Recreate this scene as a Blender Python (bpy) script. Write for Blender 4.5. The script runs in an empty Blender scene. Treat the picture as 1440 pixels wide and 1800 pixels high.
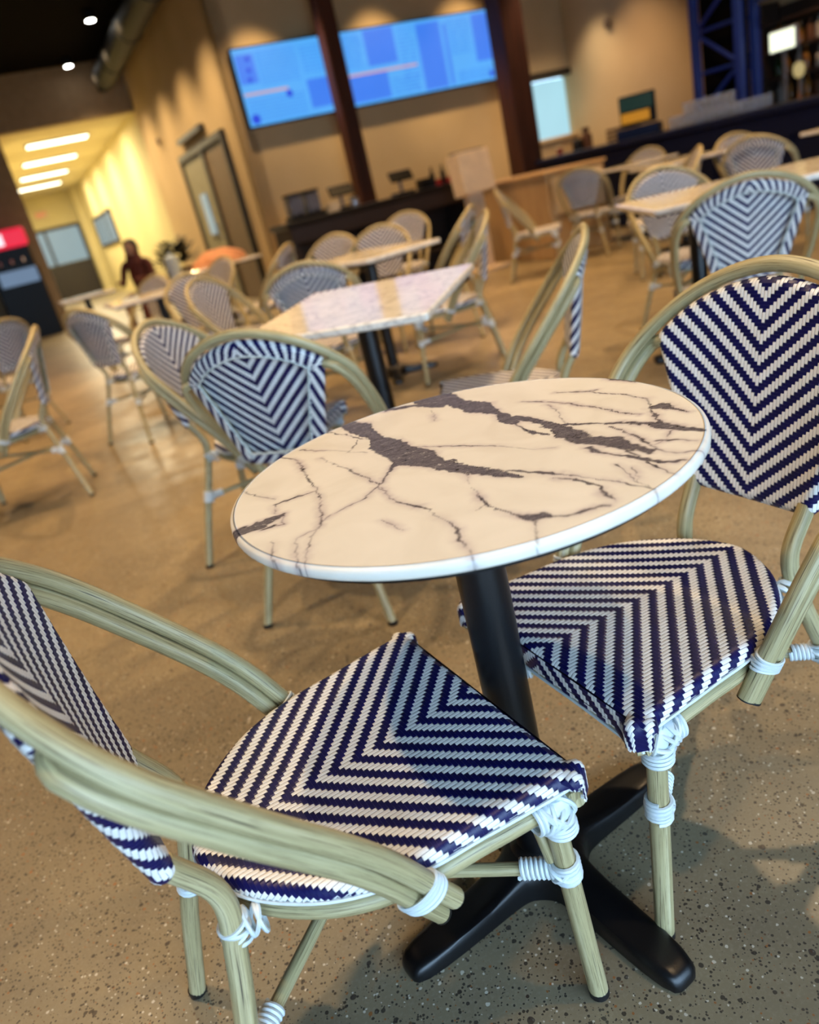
import bpy, math, random
import numpy as np
from mathutils import Vector, Matrix, Euler
random.seed(7); np.random.seed(7)
PI = math.pi
SC = bpy.context.scene
COL = SC.collection

# ------------------------------------------------------------------ camera
F_PX, PITCH, ROLL, EYE = 1339.6, 0.39623, -0.24198, 1.076
_f = Vector((0, math.cos(PITCH), -math.sin(PITCH)))
_r0 = Vector((1, 0, 0)); _u0 = _r0.cross(_f)
_r = _r0*math.cos(ROLL) + _u0*math.sin(ROLL)
_u = -_r0*math.sin(ROLL) + _u0*math.cos(ROLL)
cd = bpy.data.cameras.new('camera'); cam = bpy.data.objects.new('camera', cd); COL.objects.link(cam)
cam.matrix_world = Matrix(((_r.x, _u.x, -_f.x, 0), (_r.y, _u.y, -_f.y, 0), (_r.z, _u.z, -_f.z, EYE), (0, 0, 0, 1)))
cd.sensor_fit = 'HORIZONTAL'; cd.sensor_width = 36.0; cd.lens = 36.0*F_PX/1440.0
cd.clip_start = 0.05; cd.clip_end = 200
cd.dof.use_dof = True; cd.dof.focus_distance = 0.99
cd.dof.aperture_fstop = (cd.lens/1000.0)/0.0094      # entrance pupil 9.4 mm
SC.camera = cam
# ------------------------------------------------------------------ world, exposure
SC.view_settings.view_transform = 'Standard'; SC.view_settings.look = 'None'
SC.view_settings.gamma = 1.0; SC.view_settings.use_curve_mapping = False
SC.view_settings.exposure = 0.08
W = bpy.data.worlds.new('daylight'); SC.world = W; W.use_nodes = True
_bg = W.node_tree.nodes['Background']
_bg.inputs[0].default_value = (0.47, 0.71, 1.0, 1); _bg.inputs[1].default_value = 8.8

# room frame: origin at the corner left of the menu screens, s along the screen wall, t away from the viewer
RA = math.radians(22.43); RO = Vector((-0.95, 11.2, 0))
E1 = Vector((math.cos(RA), math.sin(RA), 0)); E2 = Vector((-math.sin(RA), math.cos(RA), 0))
def RW(s, t, z=0.0): return RO + E1*s + E2*t + Vector((0, 0, z))

def downlight(p, power, col=(1.0, 0.62, 0.30), size=88, blend=0.5, rad=0.06):
    l = bpy.data.lights.new('downlight', 'SPOT'); l.energy = power; l.color = col
    l.spot_size = math.radians(size); l.spot_blend = blend; l.shadow_soft_size = rad
    o = bpy.data.objects.new('downlight', l); COL.objects.link(o); o.location = p
    return o
WARM = (1.0, 0.70, 0.39)
DL = [(-1.6, 1.5, 290), (-0.3, 2.6, 220), (1.9, 3.2, 270), (-2.9, 3.6, 330), (0.4, 5.0, 400), (2.9, 5.3, 360), (-1.6, 6.0, 380), (-4.4, 6.0, 360), (-3.4, 8.4, 380), (-0.9, 8.6, 400), (1.5, 7.8, 430), (4.2, 7.6, 340), (1.5, 0.2, 130)]
for x, y, pw in DL: downlight((x, y, 4.25), pw, WARM if y < 3.3 else (1.0, 0.61, 0.27))
for s in (0.45, 2.2, 3.6): downlight(RW(s, -0.62, 4.1), 300, (1.0, 0.70, 0.36), 78, 0.7, 0.05)      # washes over the screens
for t in (0.6, 2.2, 3.8, 5.4): downlight(RW(-0.8, t, 4.1), 380, (1.0, 0.74, 0.42), 105, 1.0, 0.12)
downlight(RW(4.3, -1.6, 4.1), 280, (1.0, 0.66, 0.38), 80, 0.6, 0.05)
downlight(RW(4.95, -.75, 2.95), 60, (1.0, 0.82, 0.6), 110, 1.0, 0.1)  # added washer without a fixture, brightens the wall beside the pass-through
for t in (-5.2, -6.6): downlight(RW(4.75, t, 2.5), 45, (1.0, 0.68, 0.42), 110, 1.0, 0.06)  # added lamps without fixtures, lighten the bottle shelves

# ------------------------------------------------------------------ node helpers
def srgb(r, g, b): 
    f = lambda c: (c/255/12.92 if c <= 10.3 else ((c/255+0.055)/1.055)**2.4)
    return (f(r), f(g), f(b), 1.0)
class NT:
    def __init__(s, name):
        s.m = bpy.data.materials.new(name); s.m.use_nodes = True; s.t = s.m.node_tree; s.n = s.t.nodes
        s.b = s.n['Principled BSDF']
    def new(s, ty, **kw):
        n = s.n.new('ShaderNode'+ty)
        for k, v in kw.items():
            if k.startswith('i_'):
                n.inputs[k[2:].replace('_', ' ')].default_value = v
            else: setattr(n, k, v)
        return n
    def l(s, a, b): s.t.links.new(a, b)
    def tc(s, out='Object', scale=(1, 1, 1)):
        c = s.new('TexCoord'); mp = s.new('Mapping'); mp.inputs['Scale'].default_value = scale
        s.l(c.outputs[out], mp.inputs['Vector']); return mp.outputs[0]
    def noise(s, vec, scale, detail=3, rough=0.5, dist=0.0):
        n = s.new('TexNoise'); n.inputs['Scale'].default_value = scale; n.inputs['Detail'].default_value = detail
        n.inputs['Roughness'].default_value = rough; n.inputs['Distortion'].default_value = dist
        s.l(vec, n.inputs['Vector']); return n.outputs['Fac']
    def ramp(s, fac, stops, interp='LINEAR'):
        r = s.new('ValToRGB'); cr = r.color_ramp; cr.interpolation = interp
        while len(cr.elements) > 1: cr.elements.remove(cr.elements[0])
        cr.elements[0].position = stops[0][0]; cr.elements[0].color = stops[0][1]
        for p, c in stops[1:]:
            e = cr.elements.new(p); e.color = c
        s.l(fac, r.inputs[0]); return r.outputs[0]
    def mix(s, fac, a, b, blend='MIX'):
        m = s.new('Mix'); m.data_type = 'RGBA'; m.blend_type = blend
        for i, v in ((0, fac), (6, a), (7, b)):
            if hasattr(v, 'links'): s.l(v, m.inputs[i])
            else: m.inputs[i].default_value = v
        return m.outputs[2]
    def math(s, op, a, b=0.0, c=0.0):
        m = s.new('Math'); m.operation = op
        for i, v in enumerate((a, b, c)):
            if hasattr(v, 'links'): s.l(v, m.inputs[i])
            else: m.inputs[i].default_value = v
        return m.outputs[0]
    def bump(s, h, strength=0.2, dist=0.001):
        b = s.new('Bump'); b.inputs['Strength'].default_value = strength; b.inputs['Distance'].default_value = dist
        s.l(h, b.inputs['Height']); s.l(b.outputs[0], s.b.inputs['Normal'])
    def set(s, col=None, rough=None, metal=None, spec=None, coat=None, em=None, ems=None):
        b = s.b
        for k, v in (('Base Color', col), ('Roughness', rough), ('Metallic', metal), ('Specular IOR Level', spec), ('Coat Weight', coat), ('Emission Color', em), ('Emission Strength', ems)):
            if v is None: continue
            if hasattr(v, 'links'): s.l(v, b.inputs[k])
            else: b.inputs[k].default_value = v
        return s.m
def plain(name, c, rough=0.5, metal=0.0, spec=0.5, var=0.06, scale=9.0):
    n = NT(name); v = n.tc(); f = n.noise(v, scale, 3)
    d = tuple(x*(1-var*2) for x in c[:3])+(1,); u = tuple(min(1, x*(1+var)) for x in c[:3])+(1,)
    return n.set(n.ramp(f, [(0.3, d), (0.7, u)]), rough, metal, spec)
def glow(name, c, st):
    n = NT(name); v = n.tc(); f = n.noise(v, 2.0, 1)
    return n.set((0.02, 0.02, 0.02, 1), 0.4, em=n.ramp(f, [(0.2, tuple(x*0.93 for x in c[:3])+(1,)), (0.8, c)]), ems=st)
K = lambda v: (v, v, v, 1)
M = {}
# concrete
n = NT('polished_concrete'); v = n.tc('Object')
big = n.noise(v, 0.9, 5, 0.55, 0.6); mid = n.noise(v, 7.0, 5, 0.6, 0.4); fine = n.noise(v, 160.0, 3, 0.6)
c = n.ramp(big, [(0.32, srgb(112, 101, 80)), (0.5, srgb(136, 123, 97)), (0.68, srgb(158, 143, 113))])
c = n.mix(n.math('MULTIPLY', n.ramp(mid, [(0.4, K(0)), (0.7, K(1))]), 0.35), c, srgb(104, 93, 77))
c = n.mix(n.math('MULTIPLY', n.ramp(fine, [(0.5, K(0)), (0.75, K(1))]), 0.3), c, srgb(164, 153, 132))
def chips(vec, scale, thr, sel, col_stops, c, dist=0.25):
    w = n.new('TexNoise'); w.inputs['Scale'].default_value = scale*1.3; n.l(vec, w.inputs['Vector'])
    add = n.new('VectorMath', operation='MULTIPLY_ADD'); n.l(w.outputs['Color'], add.inputs[0]); add.inputs[1].default_value = (dist/scale,)*3; n.l(vec, add.inputs[2])
    vo = n.new('TexVoronoi'); vo.inputs['Scale'].default_value = scale; n.l(add.outputs[0], vo.inputs['Vector'])
    sp = n.new('SeparateColor'); n.l(vo.outputs['Color'], sp.inputs[0])
    t2 = n.math('MULTIPLY', sp.outputs[1], thr)
    m1 = n.math('LESS_THAN', vo.outputs['Distance'], t2); m2 = n.math('GREATER_THAN', sp.outputs[0], sel)
    f = n.math('MULTIPLY', m1, m2)
    return n.mix(n.math('MULTIPLY', f, 0.85), c, n.ramp(sp.outputs[2], col_stops, 'CONSTANT'))
dk = [(0.0, srgb(50, 44, 40)), (0.45, srgb(78, 66, 55)), (0.7, srgb(96, 70, 48)), (0.85, srgb(205, 196, 176)), (0.95, srgb(150, 92, 44))]
c = chips(v, 230.0, 0.55, 0.45, dk, c)
c = chips(v, 105.0, 0.42, 0.68, dk, c)
c = chips(v, 40.0, 0.24, 0.84, [(0.0, srgb(58, 50, 46)), (0.6, srgb(95, 62, 40)), (0.85, srgb(120, 100, 84))], c)
n.set(c, n.ramp(mid, [(0.3, K(0.30)), (0.7, K(0.45))]), spec=0.5); n.bump(n.noise(v, 30.0, 3), 0.12, 0.002); M['floor'] = n.m
# bamboo-look painted tube (uses tube UVs: u along in metres, v around)
n = NT('bamboo_look_tube'); u1 = n.tc('UV', (3.0, 8.0, 1)); u2 = n.tc('UV', (9.0, 52.0, 1)); u3 = n.tc('UV', (2.2, 1.2, 1))
a = n.noise(u1, 1.0, 4, 0.6, 0.3); b2 = n.noise(u2, 1.0, 4, 0.75); d = n.noise(u3, 1.0, 3)
c = n.ramp(a, [(0.30, srgb(146, 134, 96)), (0.5, srgb(178, 165, 122)), (0.7, srgb(200, 189, 150))])
c = n.mix(n.ramp(d, [(0.45, K(0)), (0.8, K(0.5))]), c, srgb(150, 136, 92))
c = n.mix(n.ramp(b2, [(0.53, K(0)), (0.63, K(0.78))]), c, srgb(96, 78, 48))
u4 = n.tc('UV', (7.0, 30.0, 1)); k4 = n.noise(u4, 1.0, 2)
c = n.mix(n.ramp(k4, [(0.62, K(0)), (0.70, K(0.9))]), c, srgb(58, 46, 32))
n.set(c, 0.42, spec=0.5); n.bump(b2, 0.12, 0.0006); M['tube'] = n.m
def strand(name, c0, c1, rough, spec=0.5):
    n = NT(name); v = n.tc('Object'); f = n.noise(v, 260, 2); g = n.noise(v, 35, 2)
    return n.set(n.mix(n.math('MULTIPLY', f, 0.5), n.ramp(g, [(0.3, c0), (0.7, c1)]), c0), rough, spec=spec)
M['white'] = strand('white_strand', srgb(232, 230, 225), srgb(244, 242, 237), 0.40)
M['navy'] = strand('navy_strand', srgb(9, 11, 66), srgb(14, 16, 82), 0.38, 0.4)
M['cord'] = strand('white_cord', srgb(200, 210, 212), srgb(218, 226, 226), 0.35)
M['pipe'] = strand('pale_piping', srgb(190, 200, 196), srgb(214, 220, 212), 0.4)
M['cap'] = plain('black_rubber', srgb(16, 16, 18), 0.5)
n = NT('black_powder_coat'); v = n.tc(); f = n.noise(v, 420, 3)
n.set(n.ramp(f, [(0.3, srgb(5, 5, 7)), (0.7, srgb(13, 14, 17))]), 0.33, spec=0.5); n.bump(f, 0.15, 0.0006); M['iron'] = n.m
# marble with the veins of the near table (vertex attribute) and generic marble
def marble(name, attr):
    n = NT(name); v = n.tc('Object')
    n1 = n.noise(v, 9, 3, 0.5, 1.0); n2 = n.noise(v, 90, 4, 0.6)
    base = n.ramp(n1, [(0.3, srgb(228, 222, 208)), (0.5, srgb(234, 229, 216)), (0.7, srgb(238, 233, 221))])
    if attr:
        at = n.new('Attribute'); at.attribute_name = 'vein'; f = at.outputs['Fac']
        at2 = n.new('Attribute'); at2.attribute_name = 'halo'
        base = n.mix(n.math('MULTIPLY', at2.outputs['Fac'], n.ramp(n1, [(0.25, K(0.25)), (0.7, K(0.9))])), base, srgb(186, 172, 174))
        n3 = n.noise(n.tc('Object', (26, 70, 20)), 1.6, 6, 0.75, 1.8)
        at3 = n.new('Attribute'); at3.attribute_name = 'core'
        vc = n.ramp(n3, [(0.36, srgb(52, 50, 58)), (0.44, srgb(112, 106, 112)), (0.49, srgb(72, 68, 76)), (0.54, srgb(128, 122, 126)), (0.60, srgb(80, 76, 83)), (0.66, srgb(190, 182, 178))])
        base = n.mix(f, base, n.mix(at3.outputs['Fac'], srgb(54, 48, 54), vc))
    else:
        w = n.noise(v, 4.5, 6, 0.6, 2.2); vv = n.math('ABSOLUTE', n.math('SUBTRACT', w, 0.5))
        base = n.mix(n.ramp(vv, [(0.0, K(0.4)), (0.03, K(0.0))]), base, srgb(112, 98, 98))
    return n.set(base, n.ramp(n2, [(0.3, K(0.26 if attr else 0.07)), (0.7, K(0.26 if attr else 0.11))]), spec=0.5 if attr else 0.8)
M['marble1'] = marble('veined_white_marble_laminate', True); M['marble'] = marble('white_marble_laminate', False)
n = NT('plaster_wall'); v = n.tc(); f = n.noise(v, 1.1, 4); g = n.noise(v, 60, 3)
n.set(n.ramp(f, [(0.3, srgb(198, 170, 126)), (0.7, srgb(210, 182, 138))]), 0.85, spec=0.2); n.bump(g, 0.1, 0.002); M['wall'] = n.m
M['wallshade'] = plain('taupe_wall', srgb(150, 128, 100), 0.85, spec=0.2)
M['hallwall'] = plain('hall_cream_wall', srgb(214, 200, 150), 0.8, spec=0.2, var=0.03, scale=1.5)
M['hallceil'] = plain('hall_ceiling_tile', srgb(226, 214, 176), 0.9, spec=0.2, var=0.03)
M['blackceil'] = plain('black_ceiling', srgb(14, 12, 12), 0.95, spec=0.05)
M['duct'] = plain('dark_duct', srgb(17, 14, 12), 0.6)
n = NT('brown_post'); v = n.tc('Object', (6, 6, 0.6)); f = n.noise(v, 3, 4)
M['post'] = n.set(n.ramp(f, [(0.3, srgb(62, 32, 20)), (0.7, srgb(92, 50, 32))]), 0.6, spec=0.3)
n = NT('plywood'); v = n.tc('Object', (1.5, 1.5, 0.25)); f = n.noise(v, 9, 5, 0.6, 0.5)
M['ply'] = n.set(n.ramp(f, [(0.3, srgb(176, 142, 96)), (0.7, srgb(196, 162, 114))]), 0.55, spec=0.3)
M['plypale'] = plain('pale_board', srgb(206, 186, 152), 0.6)
M['darkwood'] = plain('dark_counter_panel', srgb(34, 22, 20), 0.5)
M['countertop'] = plain('black_counter_top', srgb(20, 17, 18), 0.3)
M['navybar'] = plain('navy_bar_panel', srgb(6, 18, 50), 0.6, spec=0.25)
M['navybar2'] = plain('navy_bar_top', srgb(9, 24, 58), 0.45, spec=0.3)
M['bluesteel'] = plain('blue_steel', srgb(26, 50, 132), 0.45)
M['glass'] = None
n = NT('clear_glass'); v = n.tc(); f = n.noise(v, 5, 1); n.set(n.ramp(f, [(0, srgb(235, 238, 245)), (1, srgb(245, 247, 250))]), 0.05)
n.b.inputs['Transmission Weight'].default_value = 0.85; M['glass'] = n.m
M['carton'] = plain('cream_carton', srgb(222, 200, 168), 0.7)
M['grey'] = plain('grey_plastic', srgb(96, 96, 104), 0.4)
M['steel'] = plain('brushed_steel', srgb(170, 170, 175), 0.3, 0.8)
M['redp'] = plain('red_plastic', srgb(150, 24, 30), 0.4)
M['black'] = plain('black_plastic', srgb(8, 8, 10), 0.45, spec=0.3)
M['brownp'] = plain('brown_wicker', srgb(98, 60, 38), 0.7)
M['doorfr'] = plain('dark_door_frame', srgb(44, 36, 28), 0.5)
M['greyp'] = plain('grey_green_door_panel', srgb(150, 142, 112), 0.6)
M['taupe'] = plain('taupe_door_panel', srgb(118, 96, 72), 0.6)
M['skin'] = plain('skin', srgb(190, 140, 110), 0.6); M['hair'] = plain('dark_hair', srgb(24, 18, 16), 0.6)
M['maroon'] = plain('maroon_cloth', srgb(98, 44, 34), 0.85); M['jean'] = plain('dark_cloth', srgb(28, 28, 34), 0.85)
M['leaf'] = plain('dark_foliage', srgb(16, 26, 14), 0.7, var=0.2)
M['amber'] = plain('amber_glass', srgb(150, 98, 40), 0.2); M['greenb'] = plain('green_bottle', srgb(46, 66, 40), 0.2); M['paleb'] = plain('pale_bottle', srgb(170, 160, 150), 0.25)
M['shelf'] = plain('dark_shelf', srgb(58, 42, 34), 0.6)
M['peach'] = plain('peach_cushion', srgb(214, 150, 108), 0.8)
M['scr_base'] = glow('menu_screen_light_blue', srgb(84, 172, 248), 1.0)
M['scr_dark'] = glow('menu_screen_deep_blue', srgb(62, 128, 240), 1.0)
M['scr_line'] = glow('menu_screen_text', srgb(58, 122, 235), 1.0)
M['scr_line2'] = glow('menu_screen_ruby', srgb(205, 165, 170), 1.0)
M['scr_navy'] = glow('menu_screen_navy', srgb(30, 70, 220), 1.0)
M['lamp'] = glow('lamp_white', (1.0, 0.92, 0.68, 1), 6.0); M['can'] = glow('can_lamp', (1, 0.98, 0.9, 1), 30.0)
M['win'] = glow('daylit_pane', srgb(176, 226, 240), 0.95); M['win2'] = glow('door_daylit_pane', srgb(150, 178, 186), 0.75)
M['exit'] = glow('exit_red', srgb(255, 90, 60), 1.2)
M['machred'] = glow('lit_red_panel', srgb(225, 30, 60), 1.1); M['machw'] = glow('lit_white_lettering', srgb(245, 235, 245), 1.2)
M['machs'] = glow('lit_blue_screen', srgb(120, 145, 175), 0.7)
M['signg'] = glow('register_screen_green', srgb(10, 44, 34), 0.8); M['signo'] = glow('register_screen_orange', srgb(190, 126, 20), 0.9)
M['backlight'] = glow('lit_bar_sign', (0.95, 1.0, 0.75, 1), 1.5)

# ------------------------------------------------------------------ mesh helpers
def link(name, me, mats, parent=None, kind=None, label=None):
    o = bpy.data.objects.new(name, me); COL.objects.link(o)
    if me is not None and not me.materials:
        for m in (mats if isinstance(mats, (list, tuple)) else [mats]): me.materials.append(m)
    if parent: o.parent = parent
    if kind: o['kind'] = kind
    if label: o['label'] = label
    return o
class MB:
    def __init__(s): s.v = []; s.f = []; s.uv = []; s.mi = []
    def add(s, v, f, uv=None, mi=0):
        b = len(s.v); s.v += [tuple(map(float, p)) for p in v]
        for k, q in enumerate(f):
            s.f.append(tuple(i+b for i in q)); s.uv.append(uv[k] if uv else [(0, 0)]*len(q)); s.mi.append(mi)
        return s
    def box(s, c, d, bev=0.0, rz=0.0, mi=0, tilt=None):
        x, y, z = d[0]/2, d[1]/2, d[2]/2; e = min(bev, x*.9, y*.9, z*.9)
        mt = (Matrix.Rotation(rz, 3, 'Z') if tilt is None else Euler(tilt).to_matrix())
        if e <= 0:
            vs = [(i*x, j*y, k*z) for k in (-1, 1) for j in (-1, 1) for i in (-1, 1)]
            fs = [(0, 2, 3, 1), (4, 5, 7, 6), (0, 1, 5, 4), (2, 6, 7, 3), (0, 4, 6, 2), (1, 3, 7, 5)]
        else:
            vs = []; idx = {}
            for i in (-1, 1):
                for j in (-1, 1):
                    for k in (-1, 1):
                        for a in range(3):
                            p = [i*(x-e), j*(y-e), k*(z-e)]; p[a] = (i*x, j*y, k*z)[a]
                            idx[(i, j, k, a)] = len(vs); vs.append(p)
            fs = []
            for a in range(3):
                o1, o2 = [q for q in range(3) if q != a]
                for sg in (-1, 1):
                    q = []
                    for (m, l) in ((-1, -1), (1, -1), (1, 1), (-1, 1)):
                        key = [0, 0, 0]; key[a] = sg; key[o1] = m; key[o2] = l; q.append(idx[(*key, a)])
                    fs.append(tuple(q))
                    
            for a in range(3):
                o1, o2 = [q for q in range(3) if q != a]
                for m in (-1, 1):
                    for l in (-1, 1):
                        k1 = [0]*3; k1[o1] = m; k1[o2] = l; k0 = list(k1); k1[a] = 1; k0[a] = -1
                        fs.append((idx[(*k0, o1)], idx[(*k1, o1)], idx[(*k1, o2)], idx[(*k0, o2)]))
            for i in (-1, 1):
                for j in (-1, 1):
                    for k in (-1, 1): fs.append(tuple(idx[(i, j, k, a)] for a in range(3)))
        vs = [tuple(mt @ Vector(p) + Vector(c)) for p in vs]
        return s.add(vs, fs, mi=mi)
    def lathe(s, prof, c=(0, 0, 0), n=24, mi=0, mt=None):
        vs = []; fs = []
        for r, z in prof:
            for k in range(n):
                a = 2*PI*k/n; p = Vector((r*math.cos(a), r*math.sin(a), z))
                if mt is not None: p = mt @ p
                vs.append(tuple(p+Vector(c)))
        for i in range(len(prof)-1):
            for k in range(n): fs.append((i*n+k, i*n+(k+1) % n, (i+1)*n+(k+1) % n, (i+1)*n+k))
        fs.append(tuple(range(n-1, -1, -1))); fs.append(tuple((len(prof)-1)*n+k for k in range(n)))
        return s.add(vs, fs, mi=mi)
    def tube(s, P, r, n=12, closed=False, caps=True, mi=0, u0=0.0):
        P = np.asarray(P, float); m = len(P); r = np.broadcast_to(np.asarray(r, float), (m,))
        if closed: T = np.roll(P, -1, 0)-np.roll(P, 1, 0)
        else: T = np.gradient(P, axis=0)
        T /= np.linalg.norm(T, axis=1)[:, None]+1e-12
        N = np.zeros_like(P); a = np.array([0, 0, 1.0]) if abs(T[0][2]) < .9 else np.array([1.0, 0, 0])
        N[0] = np.cross(T[0], a); N[0] /= np.linalg.norm(N[0])
        for i in range(1, m):
            q = N[i-1]-T[i]*(N[i-1]@T[i]); N[i] = q/(np.linalg.norm(q)+1e-12)
        if closed:
            q = N[-1]-T[0]*(N[-1]@T[0]); q /= np.linalg.norm(q); ang = math.atan2(np.cross(q, N[0])@T[0], q@N[0])
            for i in range(m):
                w = ang*i/m; N[i] = N[i]*math.cos(w)+np.cross(T[i], N[i])*math.sin(w)
        B = np.cross(T, N); th = np.arange(n)*2*PI/n
        V = P[:, None]+r[:, None, None]*(N[:, None]*np.cos(th)[None, :, None]+B[:, None]*np.sin(th)[None, :, None])
        L = np.concatenate([[0], np.cumsum(np.linalg.norm(np.diff(P, axis=0), axis=1))])+u0
        fs = []; uv = []
        R = m if closed else m-1
        for i in range(R):
            j = (i+1) % m; l0 = L[i]; l1 = L[j] if j else L[-1]+np.linalg.norm(P[0]-P[-1])
            for k in range(n):
                fs.append((i*n+k, i*n+(k+1) % n, j*n+(k+1) % n, j*n+k))
                uv.append([(l0, k/n), (l0, (k+1)/n), (l1, (k+1)/n), (l1, k/n)])
        if caps and not closed:
            fs.append(tuple(range(n-1, -1, -1))); uv.append([(L[0], .5)]*n)
            fs.append(tuple((m-1)*n+k for k in range(n))); uv.append([(L[-1], .5)]*n)
        return s.add(V.reshape(-1, 3), fs, uv, mi)
    def mesh(s, name, smooth=True, angle=40):
        me = bpy.data.meshes.new(name); me.from_pydata(s.v, [], s.f)
        if any(any(q != (0, 0) for q in u) for u in s.uv[:4]):
            ul = me.uv_layers.new(name='UVMap'); flat = [c for u in s.uv for q in u for c in q]
            ul.data.foreach_set('uv', flat)
        me.update()
        import bmesh
        bm = bmesh.new(); bm.from_mesh(me); bmesh.ops.recalc_face_normals(bm, faces=bm.faces[:]); bm.to_mesh(me); bm.free()
        me.polygons.foreach_set('material_index', s.mi)
        if smooth:
            me.polygons.foreach_set('use_smooth', [True]*len(me.polygons)); me.set_sharp_from_angle(angle=math.radians(angle))
        me.update(); return me
    def obj(s, name, mats, parent=None, kind=None, label=None, smooth=True):
        return link(name, s.mesh(name, smooth), mats, parent, kind, label)
def cr(P, n=8, closed=False):
    P = np.asarray(P, float)
    F = np.vstack([P[-1:], P, P[:2]]) if closed else np.vstack([2*P[0]-P[1], P, 2*P[-1]-P[-2]])
    out = []; t = np.linspace(0, 1, n, endpoint=False)[:, None]
    for i in range(1, len(F)-2):
        a, b, c, d = F[i-1], F[i], F[i+1], F[i+2]
        out.append(.5*((2*b)+(-a+c)*t+(2*a-5*b+4*c-d)*t**2+(-a+3*b-3*c+d)*t**3))
    if not closed: out.append(F[-2][None])
    return np.vstack(out)
def thing(name, label, cat, loc=(0, 0, 0), rz=0.0, group=None):
    o = bpy.data.objects.new(name, None); COL.objects.link(o); o.location = loc; o.rotation_euler = (0, 0, rz)
    o.empty_display_size = 0.1; o['label'] = label; o['category'] = cat
    if group: o['group'] = group
    return o
def tag(o, label, cat, group=None):
    o['label'] = label; o['category'] = cat
    if group: o['group'] = group
    return o
def at(o, loc, rz=0.0): o.location = loc; o.rotation_euler = (0, 0, rz); return o
def copy_tree(o, parent=None):
    c = o.copy(); COL.objects.link(c)
    if parent: c.parent = parent
    for ch in KIDS.get(o.name, []):
        copy_tree(ch, c)
    return c
KIDS = {}
def index_kids(root):
    for ch in root.children:
        KIDS.setdefault(root.name, []).append(ch); index_kids(ch)
# ------------------------------------------------------------------ the setting (room frame)
def setting(name, mb, mats, smooth=False, label=None):
    o = mb.obj(name, mats, smooth=smooth); at(o, RO, RA); o['kind'] = 'structure'
    if label: o['label'] = label
    return o
HC = 4.40       # main ceiling
fl = MB().box((0, 0, -0.05), (34, 46, 0.1)).obj('floor', M['floor'], smooth=False); fl['kind'] = 'structure'; fl.location = (0, 10, 0)
fl['label'] = 'polished tan concrete floor with dark and rust aggregate chips'
setting('ceiling', MB().box((1.0, -4.0, HC+.05), (24, 20.2, .1)), M['blackceil'])
# wall behind the screens, with the pass-through window cut out of it (s 4.53..5.4)
wb = MB(); wb.box((2.265, .1, HC/2), (4.53, .2, HC)); wb.box((4.97, .1, (2.05+HC)/2), (.88, .2, HC-2.05)); wb.box((4.97, .1, .6), (.88, .2, 1.2)); setting('wall_back', wb, M['wall'])
setting('wall_right', MB().box((5.5, -8.0, HC/2), (.2, 16.4, HC)), M['wall'])
# left of the corner: the wall that runs back past the double door into the hall
setting('wall_left', MB().box((.1, 3.1, HC/2), (.2, 6.2, HC)), M['wall'])
setting('wall_hall_right', MB().box((.1, 13.25, HC/2), (.2, 14.1, HC)), M['hallwall'])
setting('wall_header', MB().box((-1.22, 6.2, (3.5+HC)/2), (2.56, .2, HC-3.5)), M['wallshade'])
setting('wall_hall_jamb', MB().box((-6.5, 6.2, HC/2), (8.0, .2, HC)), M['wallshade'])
setting('wall_hall_left', MB().box((-2.6, 13.2, 1.75), (.2, 13.8, 3.5)), M['hallwall'])
setting('wall_hall_end', MB().box((-1.2, 20.1, 1.75), (2.8, .2, 3.5)), M['hallwall'])
setting('hall_ceiling', MB().box((-1.2, 13.2, 3.56), (2.8, 14, .1)), M['hallceil'])
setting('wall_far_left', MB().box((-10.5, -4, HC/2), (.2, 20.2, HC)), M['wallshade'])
wf = MB(); wf.box((-2.5, -13.6, 3.6), (15.8, .2, 1.6)); wf.box((-8.4, -13.6, 1.4), (4.0, .2, 2.8)); wf.box((2.4, -13.6, 1.4), (6.0, .2, 2.8)); setting('wall_front_unseen', wf, M['wallshade'])  # unseen wall behind the camera, added to narrow the incoming daylight
w3 = thing('window_3', 'x', 'x', RW(-3.5, -13.6, 0), RA); del w3['category']; w3['kind'] = 'structure'; w3['label'] = 'wide dark framed shop front glazing'
fr = MB(); fr.box((0, 0, 2.77), (5.8, .12, .08), .006); fr.box((0, 0, .05), (5.8, .12, .1), .006)
for x in (-2.86, 0, 2.86): fr.box((x, 0, 1.4), (.08, .12, 2.7), .006)
fr.obj('window_frame', M['doorfr'], w3, smooth=False)
setting('trim_pilaster', MB().box((-.12, 19.6, 1.75), (.3, .5, 3.5), .01), M['hallwall'])
setting('baseboard_right', MB().box((5.385, -8, .06), (.03, 16, .12), .005), M['doorfr'])
# window_1: bright pass-through
w1 = thing('window_1', 'bright pale blue pass-through opening in the back wall', 'window', RW(4.97, .02, 1.2), RA); del w1['category']; w1['kind'] = 'structure'
MB().box((0, .12, .42), (.84, .02, .84)).obj('pane', M['win'], w1, smooth=False)
fr = MB(); fr.box((0, -.02, .9), (.96, .1, .1), .005); fr.obj('window_frame', M['doorfr'], w1, smooth=False)
fr = MB(); fr.box((0, -.02, 0), (.96, .1, .05), .005); fr.box((-.44, -.02, .44), (.04, .1, .86), .005); fr.box((.44, -.02, .44), (.04, .1, .86), .005)
fr.obj('casing', M['wall'], w1, smooth=False)
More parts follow.
